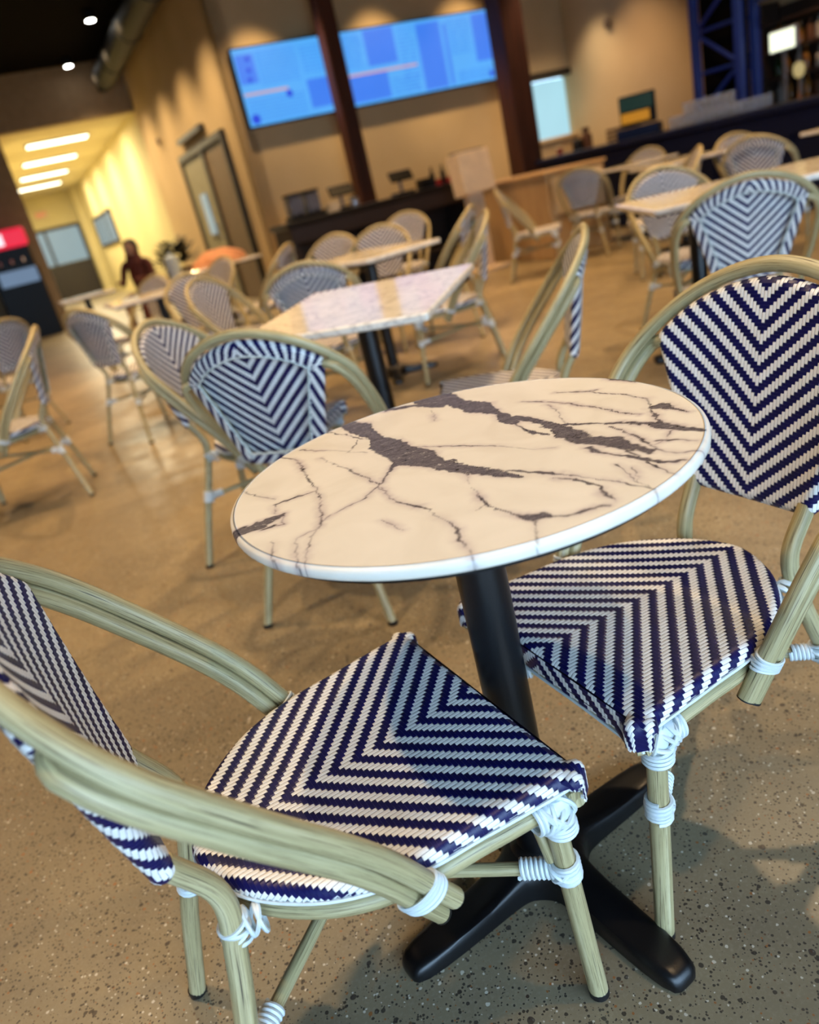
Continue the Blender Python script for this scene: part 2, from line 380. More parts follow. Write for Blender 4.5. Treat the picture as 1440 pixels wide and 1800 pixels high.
# door_1: tall double door on the left wall
d1 = thing('door_1', 'dark framed double door on the tan side wall', 'door', RW(-.02, 2.1, 0), RA+PI/2); del d1['category']; d1['kind'] = 'structure'
fr = MB(); fr.box((0, .0, 2.27), (2.84, .12, .1), .006); fr.box((-1.38, 0, 1.12), (.09, .12, 2.24), .006); fr.box((1.38, 0, 1.12), (.09, .12, 2.24), .006); fr.box((-.15, 0, 1.12), (.12, .12, 2.24), .006)
fr.obj('door_frame', M['doorfr'], d1, smooth=False)
lf = MB().box((.62, .0, 1.1), (1.36, .06, 2.2), .006).obj('door', M['greyp'], d1, label='grey-green door leaf with a small bluish pane', smooth=False)
MB().box((.55, .045, 1.35), (.34, .03, .62), .004).obj('pane', M['win2'], lf, smooth=False)
MB().box((-.75, .0, 1.1), (1.14, .06, 2.2), .006).obj('door', M['taupe'], d1, label='taupe door leaf', smooth=False)
MB().box((.3, .03, 2.5), (1.6, .08, .08), .004).obj('rail', M['doorfr'], d1, smooth=False)
MB().tube(cr([(.05, .03, .95), (.05, .09, .97), (.05, .09, 1.15), (.05, .03, 1.17)]), .012, 8).obj('handle', M['steel'], d1)
# door_2 at the end of the hall: two glazed leaves, door_3 window on the hall's right wall
d2 = thing('door_2', 'glazed exit door at the end of the hall', 'door', RW(-1.18, 19.97, 0), RA); del d2['category']; d2['kind'] = 'structure'
fr = MB(); fr.box((0, 0, 2.4), (1.75, .1, .1), .006)
for x in (-.85, -.32, .85): fr.box((x, 0, 1.2), (.09, .1, 2.4), .006)
fr.obj('door_frame', M['doorfr'], d2, smooth=False)
for x, w_ in ((-.585, .46), (.265, 1.08)):
    lf = MB().box((x, .0, .62), (w_, .05, 1.2), .006).obj('door', M['doorfr'], d2, smooth=False)
    MB().box((x, .0, 1.79), (w_, .03, 1.1)).obj('pane', M['win2'], lf, smooth=False)
w2 = thing('window_2', 'dark framed two-pane window at the end of the hall wall', 'window', RW(-.02, 15.8, 1.5), RA+PI/2); del w2['category']; w2['kind'] = 'structure'
fr = MB()
for x in (-2.1, -.7, .7, 2.1): fr.box((x, 0, .38), (.16, .08, .86), .006)
fr.box((0, 0, .8), (4.3, .08, .09), .006); fr.box((0, 0, -.05), (4.3, .08, .07), .006); fr.obj('window_frame', M['doorfr'], w2, smooth=False)
for x in (-1.4, 0, 1.4): MB().box((x, .0, .38), (1.24, .03, .76)).obj('pane', M['win2'], w2, smooth=False)

# posts
def post(s, t, w, label):
    o = thing('wooden_post', label, 'post', RW(s, t, 0), RA)
    MB().box((0, 0, HC/2), (w, w, HC), .012).obj('shaft', M['post'], o, smooth=False)
    MB().box((0, 0, .1), (w+.05, w+.05, .2), .01).obj('base', M['post'], o, smooth=False)
    MB().box((0, 0, HC-.08), (w+.08, w+.08, .14), .01).obj('cap', M['post'], o, smooth=False)
post(1.26, -.6, .22, 'slim dark brown square post between the two blue menu screens')
post(3.56, -1.1, .34, 'thick reddish-brown square post right of the menu screens')

# menu screens
def screen(s0, s1, label, blocks, lines, dots=()):
    w = s1-s0; o = thing('menu_screen', label, 'screen', RW((s0+s1)/2, -.06, 2.17), RA, 'blue menu screens')
    MB().box((0, .02, .455), (w-.01, .06, .93), .006).obj('housing', M['black'], o, smooth=False)
    MB().box((0, -.016, .455), (w-.05, .012, .885)).obj('display', M['scr_base'], o, smooth=False)
    for (x0, x1, z0, z1) in blocks:
        MB().box(((x0+x1)/2*w, -.024, (z0+z1)/2*.9), ((x1-x0)*w, .004, (z1-z0)*.9)).obj('menu_panel', M['scr_dark'], o, smooth=False)
    ln = MB()
    for (x0, x1, z0, z1, k) in lines:
        for i in range(k):
            z = z0+(z1-z0)*(i+.5)/k; xx = x0
            while xx < x1-.01:
                L = random.uniform(.02, .07); L = min(L, x1-xx); ln.box(((xx+L/2)*w, -.028, z*.9), (L*w, .003, .009)); xx += L+.012
    ln.obj('text_line', M['scr_line'], o, kind='stuff', smooth=False)
    rd = MB(); rd.box((-.26*w, -.0285, .42*.9), (.42*w, .003, .03)); rd.obj('heading_bar', M['scr_line2'], o, smooth=False)
    for (x, z, rr) in dots:
        MB().lathe([(rr*.99, -.002), (rr, 0), (rr*.99, .002)], (x*w, -.03, z*.9), 20, mt=Matrix.Rotation(PI/2, 3, 'X')).obj('drink_picture', M['scr_navy'], o)
screen(.11, 1.56, 'left blue menu screen beside the wall corner, left of the slim post', [(.14, .36, .1, .48), (-.47, -.3, .55, .92), (.4, .44, .1, .9)], [(-.28, .1, .5, .95, 11), (-.45, .1, .05, .36, 7), (.16, .34, .14, .44, 7), (.14, .36, .55, .92, 8)], [(-.36, .86, .03), (-.37, .72, .03), (-.38, .6, .03), (-.05, .35, .045), (-.42, .1, .06)])
screen(1.58, 4.13, 'wide blue menu screen between the slim post and the thick brown post', [(-.34, -.16, .5, .98), (-.47, -.24, .05, .44), (-.02, .13, .04, .95), (.34, .48, .3, .96), (.15, .17, .05, .9)], [(-.48, -.36, .5, .95, 11), (-.32, -.18, .53, .95, 10), (-.14, -.04, .1, .95, 16), (0, .11, .1, .9, 15), (.18, .32, .45, .95, 11), (.35, .47, .35, .93, 11), (.2, .46, .06, .22, 4), (-.45, -.26, .1, .4, 7), (-.22, -.05, .06, .3, 5)], [(.42, .1, .04)])

# service counter with registers
def rbox(name, mat, parent, c, d, bev=.005, **k): return MB().box(c, d, bev).obj(name, mat, parent, smooth=False, **k)
sc = thing('service_counter', 'long black service counter under the menu screens', 'counter', RW(.60, -2.15, 0), RA)
rbox('counter_top', M['countertop'], sc, (0, 0, .95), (2.34, .62, .06), .01)
rbox('apron', M['darkwood'], sc, (0, -.02, .84), (2.28, .56, .16))
for x in (-1.1, -.1, 1.1): rbox('leg_panel', M['darkwood'], sc, (x, 0, .38), (.08, .54, .76))
rbox('back_panel', M['darkwood'], sc, (0, .24, .38), (2.26, .03, .76))
rbox('shelf', M['darkwood'], sc, (0, 0, .3), (2.2, .5, .03))
def register(s, t, z, label, rz=0.0):
    o = thing('cash_register', label, 'register', RW(s, t, z), RA+rz, 'tilted black cash registers')
    rbox('base', M['black'], o, (0, 0, .015), (.24, .2, .03), .008)
    MB().tube([(0, .02, .02), (0, .03, .16)], .018, 10).obj('stand', M['grey'], o)
    MB().box((0, -.02, .2), (.3, .03, .13), .008, tilt=(math.radians(-32), 0, 0)).obj('screen', M['black'], o, smooth=False)
register(.3, -2.05, .98, 'black cash register left of the slim brown post')
register(1.08, -2.05, .98, 'black cash register right of the slim brown post')
dsp = thing('drink_dispenser', 'grey twin drink dispenser at the left end of the black service counter', 'dispenser', RW(-.2, -2.1, .98), RA)
for x in (-.1, .1):
    tk = rbox('tank', M['grey'], dsp, (x, 0, .15), (.16, .2, .2), .02); rbox('lid', M['black'], tk, (x, 0, .265), (.17, .21, .03), .008)
    MB().tube([(x, -.1, .07), (x, -.15, .06)], .012, 8).obj('tap', M['black'], dsp)
rbox('drip_tray', M['black'], dsp, (0, -.02, .025), (.4, .28, .05), .008)
for i, (s, t, w_, h_, m_, lb) in enumerate([(.1, -2.2, .12, .08, 'plypale', 'small pale box on the service counter beside the grey dispenser'), (.34, -2.28, .1, .09, 'steel', 'small silver canister below the left cash register'), (1.35, -2.1, .14, .1, 'black', 'low black box on the service counter right of the right register')]):
    o = thing('counter_box' if m_ != 'steel' else 'canister', lb, 'box' if m_ != 'steel' else 'canister', RW(s, t, .98), RA)
    if m_ == 'steel':
        MB().lathe([(.048, 0), (.05, .005), (.05, h_), (.045, h_+.006)], n=24).obj('body', M[m_], o); MB().lathe([(.052, h_+.006), (.052, h_+.016), (.01, h_+.02), (.01, h_+.03)], n=20).obj('lid', M['black'], o)
    else:
        rbox('body', M[m_], o, (0, 0, h_/2), (w_, w_, h_), .006); rbox('lid', M[m_], o, (0, 0, h_+.006), (w_+.01, w_+.01, .012), .004)
rb = thing('red_box', 'small red box at the right end of the service counter', 'box', RW(1.62, -2.05, .98), RA)
rbox('body', M['redp'], rb, (0, 0, .03), (.2, .16, .06), .006); rbox('lid', M['redp'], rb, (0, 0, .064), (.21, .17, .01), .003)
# tall cream menu stand and the wooden host stand
ct = thing('menu_stand', 'tall cream board stand between the service counter and the plywood cabinet', 'stand', RW(1.42, -3.05, 0), RA+.1)
MB().box((0, 0, 1.03), (.42, .22, .42), .01, tilt=(-.1, 0, 0)).obj('board', M['carton'], ct, smooth=False)
rbox('post', M['carton'], ct, (0, .03, .45), (.2, .1, .84)); rbox('foot', M['carton'], ct, (0, 0, .02), (.4, .34, .04)); rbox('ledge', M['grey'], ct, (0, .02, 1.25), (.36, .16, .03))
hb = thing('host_cabinet', 'low plywood cabinet with a pale end panel in front of the navy bar', 'cabinet', RW(2.20, -2.95, 0), RA)
rbox('body', M['ply'], hb, (0, 0, .42), (.78, 1.7, .84), .01)
rbox('top', M['ply'], hb, (0, 0, .855), (.82, 1.74, .03), .005)
rbox('end_panel', M['plypale'], hb, (0, -.87, .62), (.66, .02, .36), .004, label='pale beige upper end panel')
rbox('plinth', M['darkwood'], hb, (0, 0, .02), (.7, 1.6, .04), .004)
# small bottle stand on the back ledge behind the menu stand
for i, (s, t) in enumerate([(1.42, -2.2), (1.52, -2.28)]):
    tag(at(MB().lathe([(.028, 0), (.03, .01), (.03, .13), (.012, .17), (.012, .21), (.014, .215)], n=16).obj('bottle', M['black']), RW(s, t, .98), RA), ['left one of two dark bottles on the service counter beside the cream stand', 'right one of two dark bottles on the service counter beside the cream stand'][i], 'bottle', 'dark bottles beside the cream stand')

# the bar
br = thing('bar_counter', 'long navy blue bar counter running along the right side', 'bar', RW(3.85, -5.25, 0), RA)
rbox('bar_top', M['navybar2'], br, (0, 0, .94), (.72, 7.7, .06), .01)
rbox('front_panel', M['navybar'], br, (-.24, 0, .455), (.04, 7.6, .9))
for i in range(9): rbox('front_batten', M['navybar'], br, (-.27, -3.7+i*.925, .455), (.03, .08, .88), .004)
rbox('front_band', M['navybar'], br, (-.285, 0, .8), (.05, 7.6, .2), .006)
rbox('end_panel', M['navybar'], br, (0, 3.8, .455), (.5, .04, .9))
MB().tube([(-.42, -3.75, .2), (-.42, 3.75, .2)], .02, 10).obj('foot_rail', M['darkwood'], br)
bb = thing('back_counter', 'dark counter behind the bar under the bright pass-through', 'counter', RW(4.80, -1.4, 0), RA)
rbox('top', M['grey'], bb, (0, 0, .93), (1.1, 2.4, .05), .008); rbox('body', M['darkwood'], bb, (0, 0, .45), (1.0, 2.3, .9))
# blue steel lattice tower, with the beam that runs right from it
tw = thing('lattice_tower', 'dark blue steel lattice tower behind the bar', 'tower', RW(4.55, -3.72, 0), RA)
for y in (-.3, .3):
    for x in (-.12, .12): rbox('chord', M['bluesteel'], tw, (x, y, HC/2), (.07, .1, HC), .008)
z = .2; k = 0
while z < HC-.4:
    for x in (-.12, .12):
        a, b = ((-.3, z), (.3, z+.42)) if k % 2 else ((.3, z), (-.3, z+.42))
        MB().tube([(x, a[0], a[1]), (x, b[0], b[1])], .022, 8).obj('brace', M['bluesteel'], tw)
        MB().tube([(x, -.3, z), (x, .3, z)], .018, 8).obj('rung', M['bluesteel'], tw)
    z += .42; k += 1
MB().box((0, 0, HC/2), (.1, .56, HC)).obj('back_plate', M['blackceil'], tw, smooth=False)
bm_ = thing('shelf_canopy', 'navy steel canopy beam above the bottle shelves', 'beam', RW(4.6, -6.25, 2.02), RA)
rbox('beam', M['bluesteel'], bm_, (0, 0, 0), (.14, 4.2, .07), .008)
for y in (-1.9, 0, 1.9): rbox('hanger', M['bluesteel'], bm_, (0, y, 1.21), (.05, .05, 2.36), .004)
sh = thing('bottle_shelves', 'dark shelf unit full of bottles behind the bar', 'shelf', RW(5.18, -6.0, 0), RA)
rbox('back', M['shelf'], sh, (.16, 0, 1.2), (.03, 4.4, 1.5), .004)
for z in (.95, 1.22, 1.5, 1.78): rbox('shelf', M['shelf'], sh, (0, 0, z), (.3, 4.4, .03), .004)
for y in (-2.2, -.75, .75, 2.2): rbox('upright', M['shelf'], sh, (0, y, 1.2), (.3, .04, 1.6), .004)
rbox('cupboard', M['darkwood'], sh, (0, 0, .46), (.34, 4.4, .92), .006)
def bottle_mesh(hgt, rad): 
    return MB().lathe([(rad*.96, 0), (rad, .006), (rad, hgt*.58), (rad*.7, hgt*.68), (rad*.36, hgt*.76), (rad*.34, hgt*.97), (rad*.42, hgt*.975), (rad*.42, hgt)], n=14).mesh('bottle')
bms = [bottle_mesh(.24, .04), bottle_mesh(.21, .045), bottle_mesh(.26, .036)]
bmat = [M['amber'], M['greenb'], M['paleb'], M['brownp']]
bme = []
for me in bms:
    for mt_ in bmat: q = me.copy(); q.materials.append(mt_); bme.append(q)
pl = ['bottom', 'lower middle', 'upper middle', 'top']
for zi, z in enumerate((.965, 1.235, 1.515)):
    y = 2.05
    while y > -1.5:
        o = link('bottle', random.choice(bme), M['amber']); at(o, RW(5.12+random.uniform(-.03, .03), -6.0+y, z), random.uniform(0, 6))
        tag(o, 'liquor bottle on the %s shelf behind the bar' % pl[zi], 'bottle', 'liquor bottles on the %s shelf' % pl[zi]); y -= random.uniform(.1, .15)
# lit sign + small lamp at the shelves
ls = thing('lit_bar_sign', 'glowing cream box sign beside the blue tower', 'sign', RW(4.62, -4.42, 1.46), RA+math.radians(-90))
MB().box((0, 0, .1), (.34, .05, .22), .02).obj('housing', M['grey'], ls, smooth=False); MB().box((0, -.03, .1), (.3, .012, .18), .004).obj('lit_panel', M['backlight'], ls, smooth=False)
rbox('bracket', M['grey'], ls, (0, .0, -.25), (.03, .03, .5), .003)
bl = thing('bar_lamp', 'small brass lamp with a warm globe below the glowing box sign', 'lamp', RW(4.80, -4.45, .93), RA)
MB().lathe([(.07, 0), (.07, .015), (.015, .03), (.012, .22), (.03, .24)], n=18).obj('stand', M['amber'], bl)
MB().lathe([(.02, .24), (.05, .27), (.06, .32), (.05, .37), (.02, .39)], n=18).obj('globe', glow('warm_globe', (.9, .7, .3, 1), .5), bl)
# glasses along the bar
gm = MB().lathe([(.034, 0), (.036, .004), (.04, .12), (.037, .12), (.033, .008), (.0, .008)], n=18).mesh('drinking_glass'); gm.materials.append(M['glass'])
for i in range(16):
    o = link('drinking_glass', gm, M['glass']); at(o, RW(3.78, -3.62-.085*i, .97)); tag(o, 'clear glass in the front row standing on the navy bar', 'glass', 'clear glasses in the front row on the bar')
rk = thing('glass_rack', 'low wire rack holding a second row of glasses on the bar', 'rack', RW(4.0, -3.95, .97), RA)
for x in (-.05, .05): MB().tube([(x, -.4, .1), (x, .4, .1)], .006, 8).obj('rail', M['steel'], rk)
for y in (-.38, .38):
    for x in (-.05, .05): MB().tube([(x, y, 0), (x, y, .1)], .006, 8).obj('leg', M['steel'], rk)
rbox('tray', M['steel'], rk, (0, 0, .109), (.12, .8, .006), .001)
for i in range(8):
    o = link('drinking_glass', gm, M['glass']); at(o, RW(4.0, -3.63-.09*i, 1.083)); tag(o, 'clear glass standing on the wire rack on the bar', 'glass', 'clear glasses on the wire rack')
# bar register with green and orange screen
rg = thing('bar_register', 'black register showing green above orange on the navy bar', 'register', RW(3.9, -2.98, .97), RA+math.radians(-52))
rbox('stand', M['navybar2'], rg, (0, .02, .06), (.5, .3, .12), .01)
MB().box((0, 0, .3), (.42, .05, .34), .01).obj('screen', M['black'], rg, smooth=False)
MB().box((-.01, -.028, .375), (.38, .006, .15)).obj('green_field', M['signg'], rg, smooth=False); MB().box((-.03, -.028, .225), (.33, .006, .11)).obj('orange_field', M['signo'], rg, smooth=False)
bk = thing('brown_crate', 'brown crate on the counter left of the bar register', 'crate', RW(4.5, -2.05, .955), RA)
rbox('crate_floor', M['brownp'], bk, (0, 0, .01), (.3, .3, .02), .003)
for q, (x, y, dx, dy) in enumerate([(-.15, 0, .02, .3), (.15, 0, .02, .3), (0, -.15, .3, .02), (0, .15, .3, .02)]):
    for z in (.05, .105, .16): rbox('slat', M['brownp'], bk, (x, y, z), (dx+.01, dy+.01, .04), .003)
cf = thing('coffee_grinder', 'small brown grinder in front of the bright pass-through', 'grinder', RW(4.75, -1.0, .955), RA)
rbox('body', M['brownp'], cf, (0, 0, .1), (.11, .13, .2), .01); MB().lathe([(.03, .2), (.06, .28), (.055, .29)], n=16).obj('hopper', M['brownp'], cf)
rp = thing('red_cup', 'small red cup beside the thick brown post', 'cup', RW(4.48, -.7, .955), RA)
MB().lathe([(.035, 0), (.05, .1), (.047, .1), (.03, .006), (0, .006)], n=18).obj('body', M['redp'], rp); MB().lathe([(.052, .1), (.052, .108), (.045, .114), (0, .114)], n=18).obj('lid', M['plypale'], rp)
ur = thing('black_urn', 'squat black urn in front of the bright pass-through', 'urn', RW(4.62, -.95, .955), RA)
MB().lathe([(.07, 0), (.08, .01), (.08, .12), (.06, .15), (.015, .16), (.015, .18)], n=20).obj('body', M['black'], ur)

# hall: lit panels, exit sign
for i, t in enumerate((8.15, 11.0, 13.95, 16.75)):
    o = thing('ceiling_light', 'lit rectangular ceiling light in the hall, %s from the room' % ['nearest', 'second', 'third', 'farthest'][i], 'light', RW(-1.32, t, 3.5), RA, 'hall ceiling lights')
    MB().box((0, 0, -.005), (1.28, .44, .03), .005).obj('frame', M['steel'], o, smooth=False); MB().box((0, 0, -.024), (1.22, .40, .008)).obj('diffuser', M['lamp'], o, smooth=False)
    al = bpy.data.lights.new('hall_light', 'AREA'); al.shape = 'RECTANGLE'; al.size = 1.2; al.size_y = .3; al.energy = 110; al.color = (1.0, .88, .60)
    ao = bpy.data.objects.new('hall_light', al); COL.objects.link(ao); at(ao, RW(-1.32, t, 3.45), RA)
ex = thing('exit_sign', 'small glowing red exit sign over the door at the end of the hall', 'sign', RW(-1.38, 19.93, 2.8), RA)
rbox('housing', M['plypale'], ex, (0, 0, .1), (.34, .05, .2), .006)
tcu = bpy.data.curves.new('lettering', 'FONT'); tcu.body = 'EXIT'; tcu.size = .16; tcu.align_x = 'CENTER'; tcu.align_y = 'CENTER'; tcu.extrude = .004
tmp = bpy.data.objects.new('tmp', tcu); COL.objects.link(tmp); bpy.context.view_layer.update()
tme = bpy.data.meshes.new_from_object(tmp.evaluated_get(bpy.context.evaluated_depsgraph_get())); bpy.data.objects.remove(tmp); tme.materials.clear()
to = link('lettering', tme, M['exit'], ex); to.location = (0, -.03, .1); to.rotation_euler = (PI/2, 0, 0)
# can lights in the black ceiling and the duct
for i, (s, t) in enumerate([(-.97, 5.6), (-.85, 2.9)]):
    o = thing('can_light', ['round white can light in the black ceiling nearest the hall', 'round white can light at the top edge of the black ceiling'][i], 'light', RW(s, t, HC-.12), RA)
    MB().lathe([(.07, 0), (.085, .002), (.085, .12), (.06, .13)], n=20).obj('housing', M['black'], o); MB().lathe([(.0, -.004), (.062, -.004), (.062, .004), (0, .004)], n=20).obj('bulb', M['can'], o)
dc = thing('air_duct', 'round dark air duct under the ceiling along the side wall', 'duct', RW(-.45, 0, 4.02), RA)
MB().tube([(0, y, 0) for y in np.linspace(-3, 5.6, 9)], .2, 20).obj('pipe', M['duct'], dc)
for y in (-1.4, .5, 2.4, 4.3): MB().tube([(0, y-.03, 0), (0, y+.03, 0)], .215, 20).obj('joint_ring', M['duct'], dc)
sp = thing('track_spotlight', 'black ceiling spotlight at the end of the round duct', 'light', RW(-.5, 5.75, 3.95), RA)
MB().lathe([(.08, -.12), (.09, -.1), (.09, .08), (.04, .11)], n=18).obj('head', M['black'], sp); MB().tube([(0, 0, .08), (0, 0, .45)], .015, 8).obj('stem', M['black'], sp)
for (s, t, z, rz, lb) in [(-.03, 4.7, 2.75, RA+PI/2, 'small round alarm on the tan side wall above the double door'), (5.37, -1.0, 2.5, RA-PI/2, 'small round alarm high on the wall left of the blue tower')]:
    o = thing('wall_alarm', lb, 'alarm', RW(s, t, z), rz)
    MB().lathe([(.07, 0), (.07, .02), (.05, .04), (.0, .045)], n=20, mt=Matrix.Rotation(-PI/2 if rz > 1 else PI/2, 3, 'X')).obj('body', M['taupe'], o)
# drinks machine at the left edge
dm = thing('drink_machine', 'black drinks machine with a lit red top panel at the left edge', 'machine', RW(-3.1, 5.75, 0), RA)
rbox('body', M['black'], dm, (0, 0, .62), (.8, .6, 1.24), .02); rbox('canopy', M['black'], dm, (0, 0, 1.47), (.74, .56, .46), .02)
rb_ = MB().box((0, -.29, 1.78), (.8, .1, .32), .05).obj('lit_sign', M['machred'], dm, smooth=False); MB().box((-.18, -.345, 1.78), (.36, .01, .2), .004).obj('lettering_panel', M['machw'], rb_, smooth=False)
MB().box((.02, -.29, 1.12), (.66, .04, .26), .01).obj('front_screen', M['machs'], dm, smooth=False)
for x in (-.2, 0, .2): MB().tube([(x, -.3, 1.42), (x, -.36, 1.36)], .02, 8).obj('nozzle', M['steel'], dm)

# far seated person, planter, urn
def person():
    o = thing('person', 'person in a maroon top seated at a far table by the hall', 'person', RW(-1.68, .9, 0), RA-.6)
    J = {'pelvis': (0, 0, .5), 'chest': (.0, -.03, .78), 'neck': (0, -.03, .97), 'hipL': (.1, 0, .49), 'kneeL': (.12, -.42, .5), 'ankL': (.12, -.42, .08), 'toeL': (.12, -.56, .04),
         'hipR': (-.1, 0, .49), 'kneeR': (-.12, -.42, .5), 'ankR': (-.12, -.42, .08), 'toeR': (-.12, -.56, .04), 'shL': (.18, -.03, .93), 'elL': (.24, -.12, .68), 'wrL': (.14, -.34, .74), 'shR': (-.18, -.03, .93), 'elR': (-.24, -.12, .68), 'wrR': (-.14, -.34, .74),
         'head': (0, -.05, 1.1), 'crown': (0, -.04, 1.2)}
    E_ = [('pelvis', 'chest'), ('chest', 'neck'), ('neck', 'head'), ('head', 'crown'), ('pelvis', 'hipL'), ('hipL', 'kneeL'), ('kneeL', 'ankL'), ('ankL', 'toeL'), ('pelvis', 'hipR'), ('hipR', 'kneeR'), ('kneeR', 'ankR'), ('ankR', 'toeR'), ('neck', 'shL'), ('shL', 'elL'), ('elL', 'wrL'), ('neck', 'shR'), ('shR', 'elR'), ('elR', 'wrR')]
    rad = dict(pelvis=.14, chest=.15, neck=.055, hipL=.09, hipR=.09, kneeL=.06, kneeR=.06, ankL=.04, ankR=.04, toeL=.035, toeR=.035, shL=.06, shR=.06, elL=.042, elR=.042, wrL=.028, wrR=.028, head=.085, crown=.07)
    ks = list(J)
    for hd, sx in (('L', 1), ('R', -1)):
        for i, (dx, dy) in enumerate([(-.03, -.1), (-.01, -.11), (.01, -.105), (.028, -.09), (.045 if sx > 0 else -.045, -.05)]):
            J['f%s%d' % (hd, i)] = (J['wr'+hd][0]+dx, J['wr'+hd][1]+dy, .735); rad['f%s%d' % (hd, i)] = .009; E_.append(('wr'+hd, 'f%s%d' % (hd, i)))
    ks = list(J); me = bpy.data.meshes.new('body'); me.from_pydata([J[k] for k in ks], [(ks.index(a), ks.index(b)) for a, b in E_], [])
    b = link('body', me, [M['maroon']], o)
    sk = b.modifiers.new('skin', 'SKIN'); b.modifiers.new('sub', 'SUBSURF').levels = 1
    b.modifiers['sub'].render_levels = 1
    for i, k in enumerate(ks): me.skin_vertices[0].data[i].radius = (rad[k], rad[k]); me.skin_vertices[0].data[i].use_root = (k == 'pelvis')
    MB().lathe([(.0, 1.255), (.06, 1.24), (.095, 1.19), (.1, 1.12), (.085, 1.05), (.0, 1.04)], (0, -.02, 0), 20).obj('hair', M['hair'], o)
    MB().lathe([(.0, 1.215), (.05, 1.2), (.08, 1.14), (.075, 1.06), (.04, 1.0), (0, .99)], (0, -.065, 0), 20).obj('face', M['skin'], o)
person()
st_ = thing('stool', 'dark low stool under the seated person', 'stool', RW(-1.68, .9, 0), RA-.6)
MB().lathe([(.17, .32), (.18, .33), (.18, .35), (.16, .36)], n=20).obj('seat', M['darkwood'], st_)
for a in (45, 135, 225, 315): MB().tube([(.13*math.cos(math.radians(a)), .13*math.sin(math.radians(a)), .33), (.17*math.cos(math.radians(a)), .17*math.sin(math.radians(a)), 0)], .014, 8).obj('leg', M['darkwood'], st_)
pp = thing('potted_plant', 'dark bushy potted plant by the side wall left of the double door', 'plant', RW(-1.0, 1.6, 0), RA)
MB().lathe([(.15, 0), (.2, .4), (.21, .7), (.19, .7), (.17, .66), (0, .66)], n=22).obj('pot', M['brownp'], pp)
lv = MB()
for i in range(260):
    a = random.uniform(0, 2*PI); ph = random.uniform(-.3, 1.4); r_ = random.uniform(.1, .3); c0 = Vector((math.cos(a)*math.cos(ph)*r_, math.sin(a)*math.cos(ph)*r_, .82+math.sin(ph)*r_)); d = Vector((math.cos(a), math.sin(a), random.uniform(-.2, .8))).normalized(); sd = d.cross(Vector((0, 0, 1))).normalized()*.04; up = d.cross(sd).normalized()*.006
    lv.add([c0, c0+d*.05+sd+up, c0+d*.15, c0+d*.05-sd+up, c0+d*.05-up*.5], [(0, 1, 4), (1, 2, 4), (2, 3, 4), (3, 0, 4)])
lv.obj('foliage', M['leaf'], pp, kind='stuff')
cn = thing('canister', 'pale blue-white canister standing between the plant and the seated person', 'canister', RW(-1.22, .9, 0), RA)
MB().lathe([(.09, 0), (.1, .02), (.1, .85), (.08, .9), (.03, .92), (.03, .95)], n=20).obj('body', M['cord'], cn)
MB().tube([(-.1, 0, .7), (-.15, 0, .75), (-.1, 0, .8)], .012, 8).obj('handle', M['grey'], cn)

hp0 = MB(); rr_ = np.random.RandomState(5); nu, nv_ = 40, 14; vs = []
for j in range(nv_):
    for i in range(nu):
        a = 2*PI*i/nu; ph = PI/2*j/(nv_-1); w = 1+.16*math.sin(3*a+1)+.1*math.sin(7*a+j*.5)
        vs.append((.27*w*math.cos(a)*math.cos(ph), .2*w*math.sin(a)*math.cos(ph), .15*math.sin(ph)*(1+.25*math.sin(2*a+.6)*math.cos(ph))+.0))
fs = [(j*nu+i, j*nu+(i+1) % nu, (j+1)*nu+(i+1) % nu, (j+1)*nu+i) for j in range(nv_-1) for i in range(nu)]; fs.append(tuple(range(nu-1, -1, -1)))
hp0.add(vs, fs); tag(at(hp0.obj('folded_cloth', M['peach']), (-1.39, 8.98, .75), .3), 'peach cloth heaped on the far table in front of the double door', 'cloth')
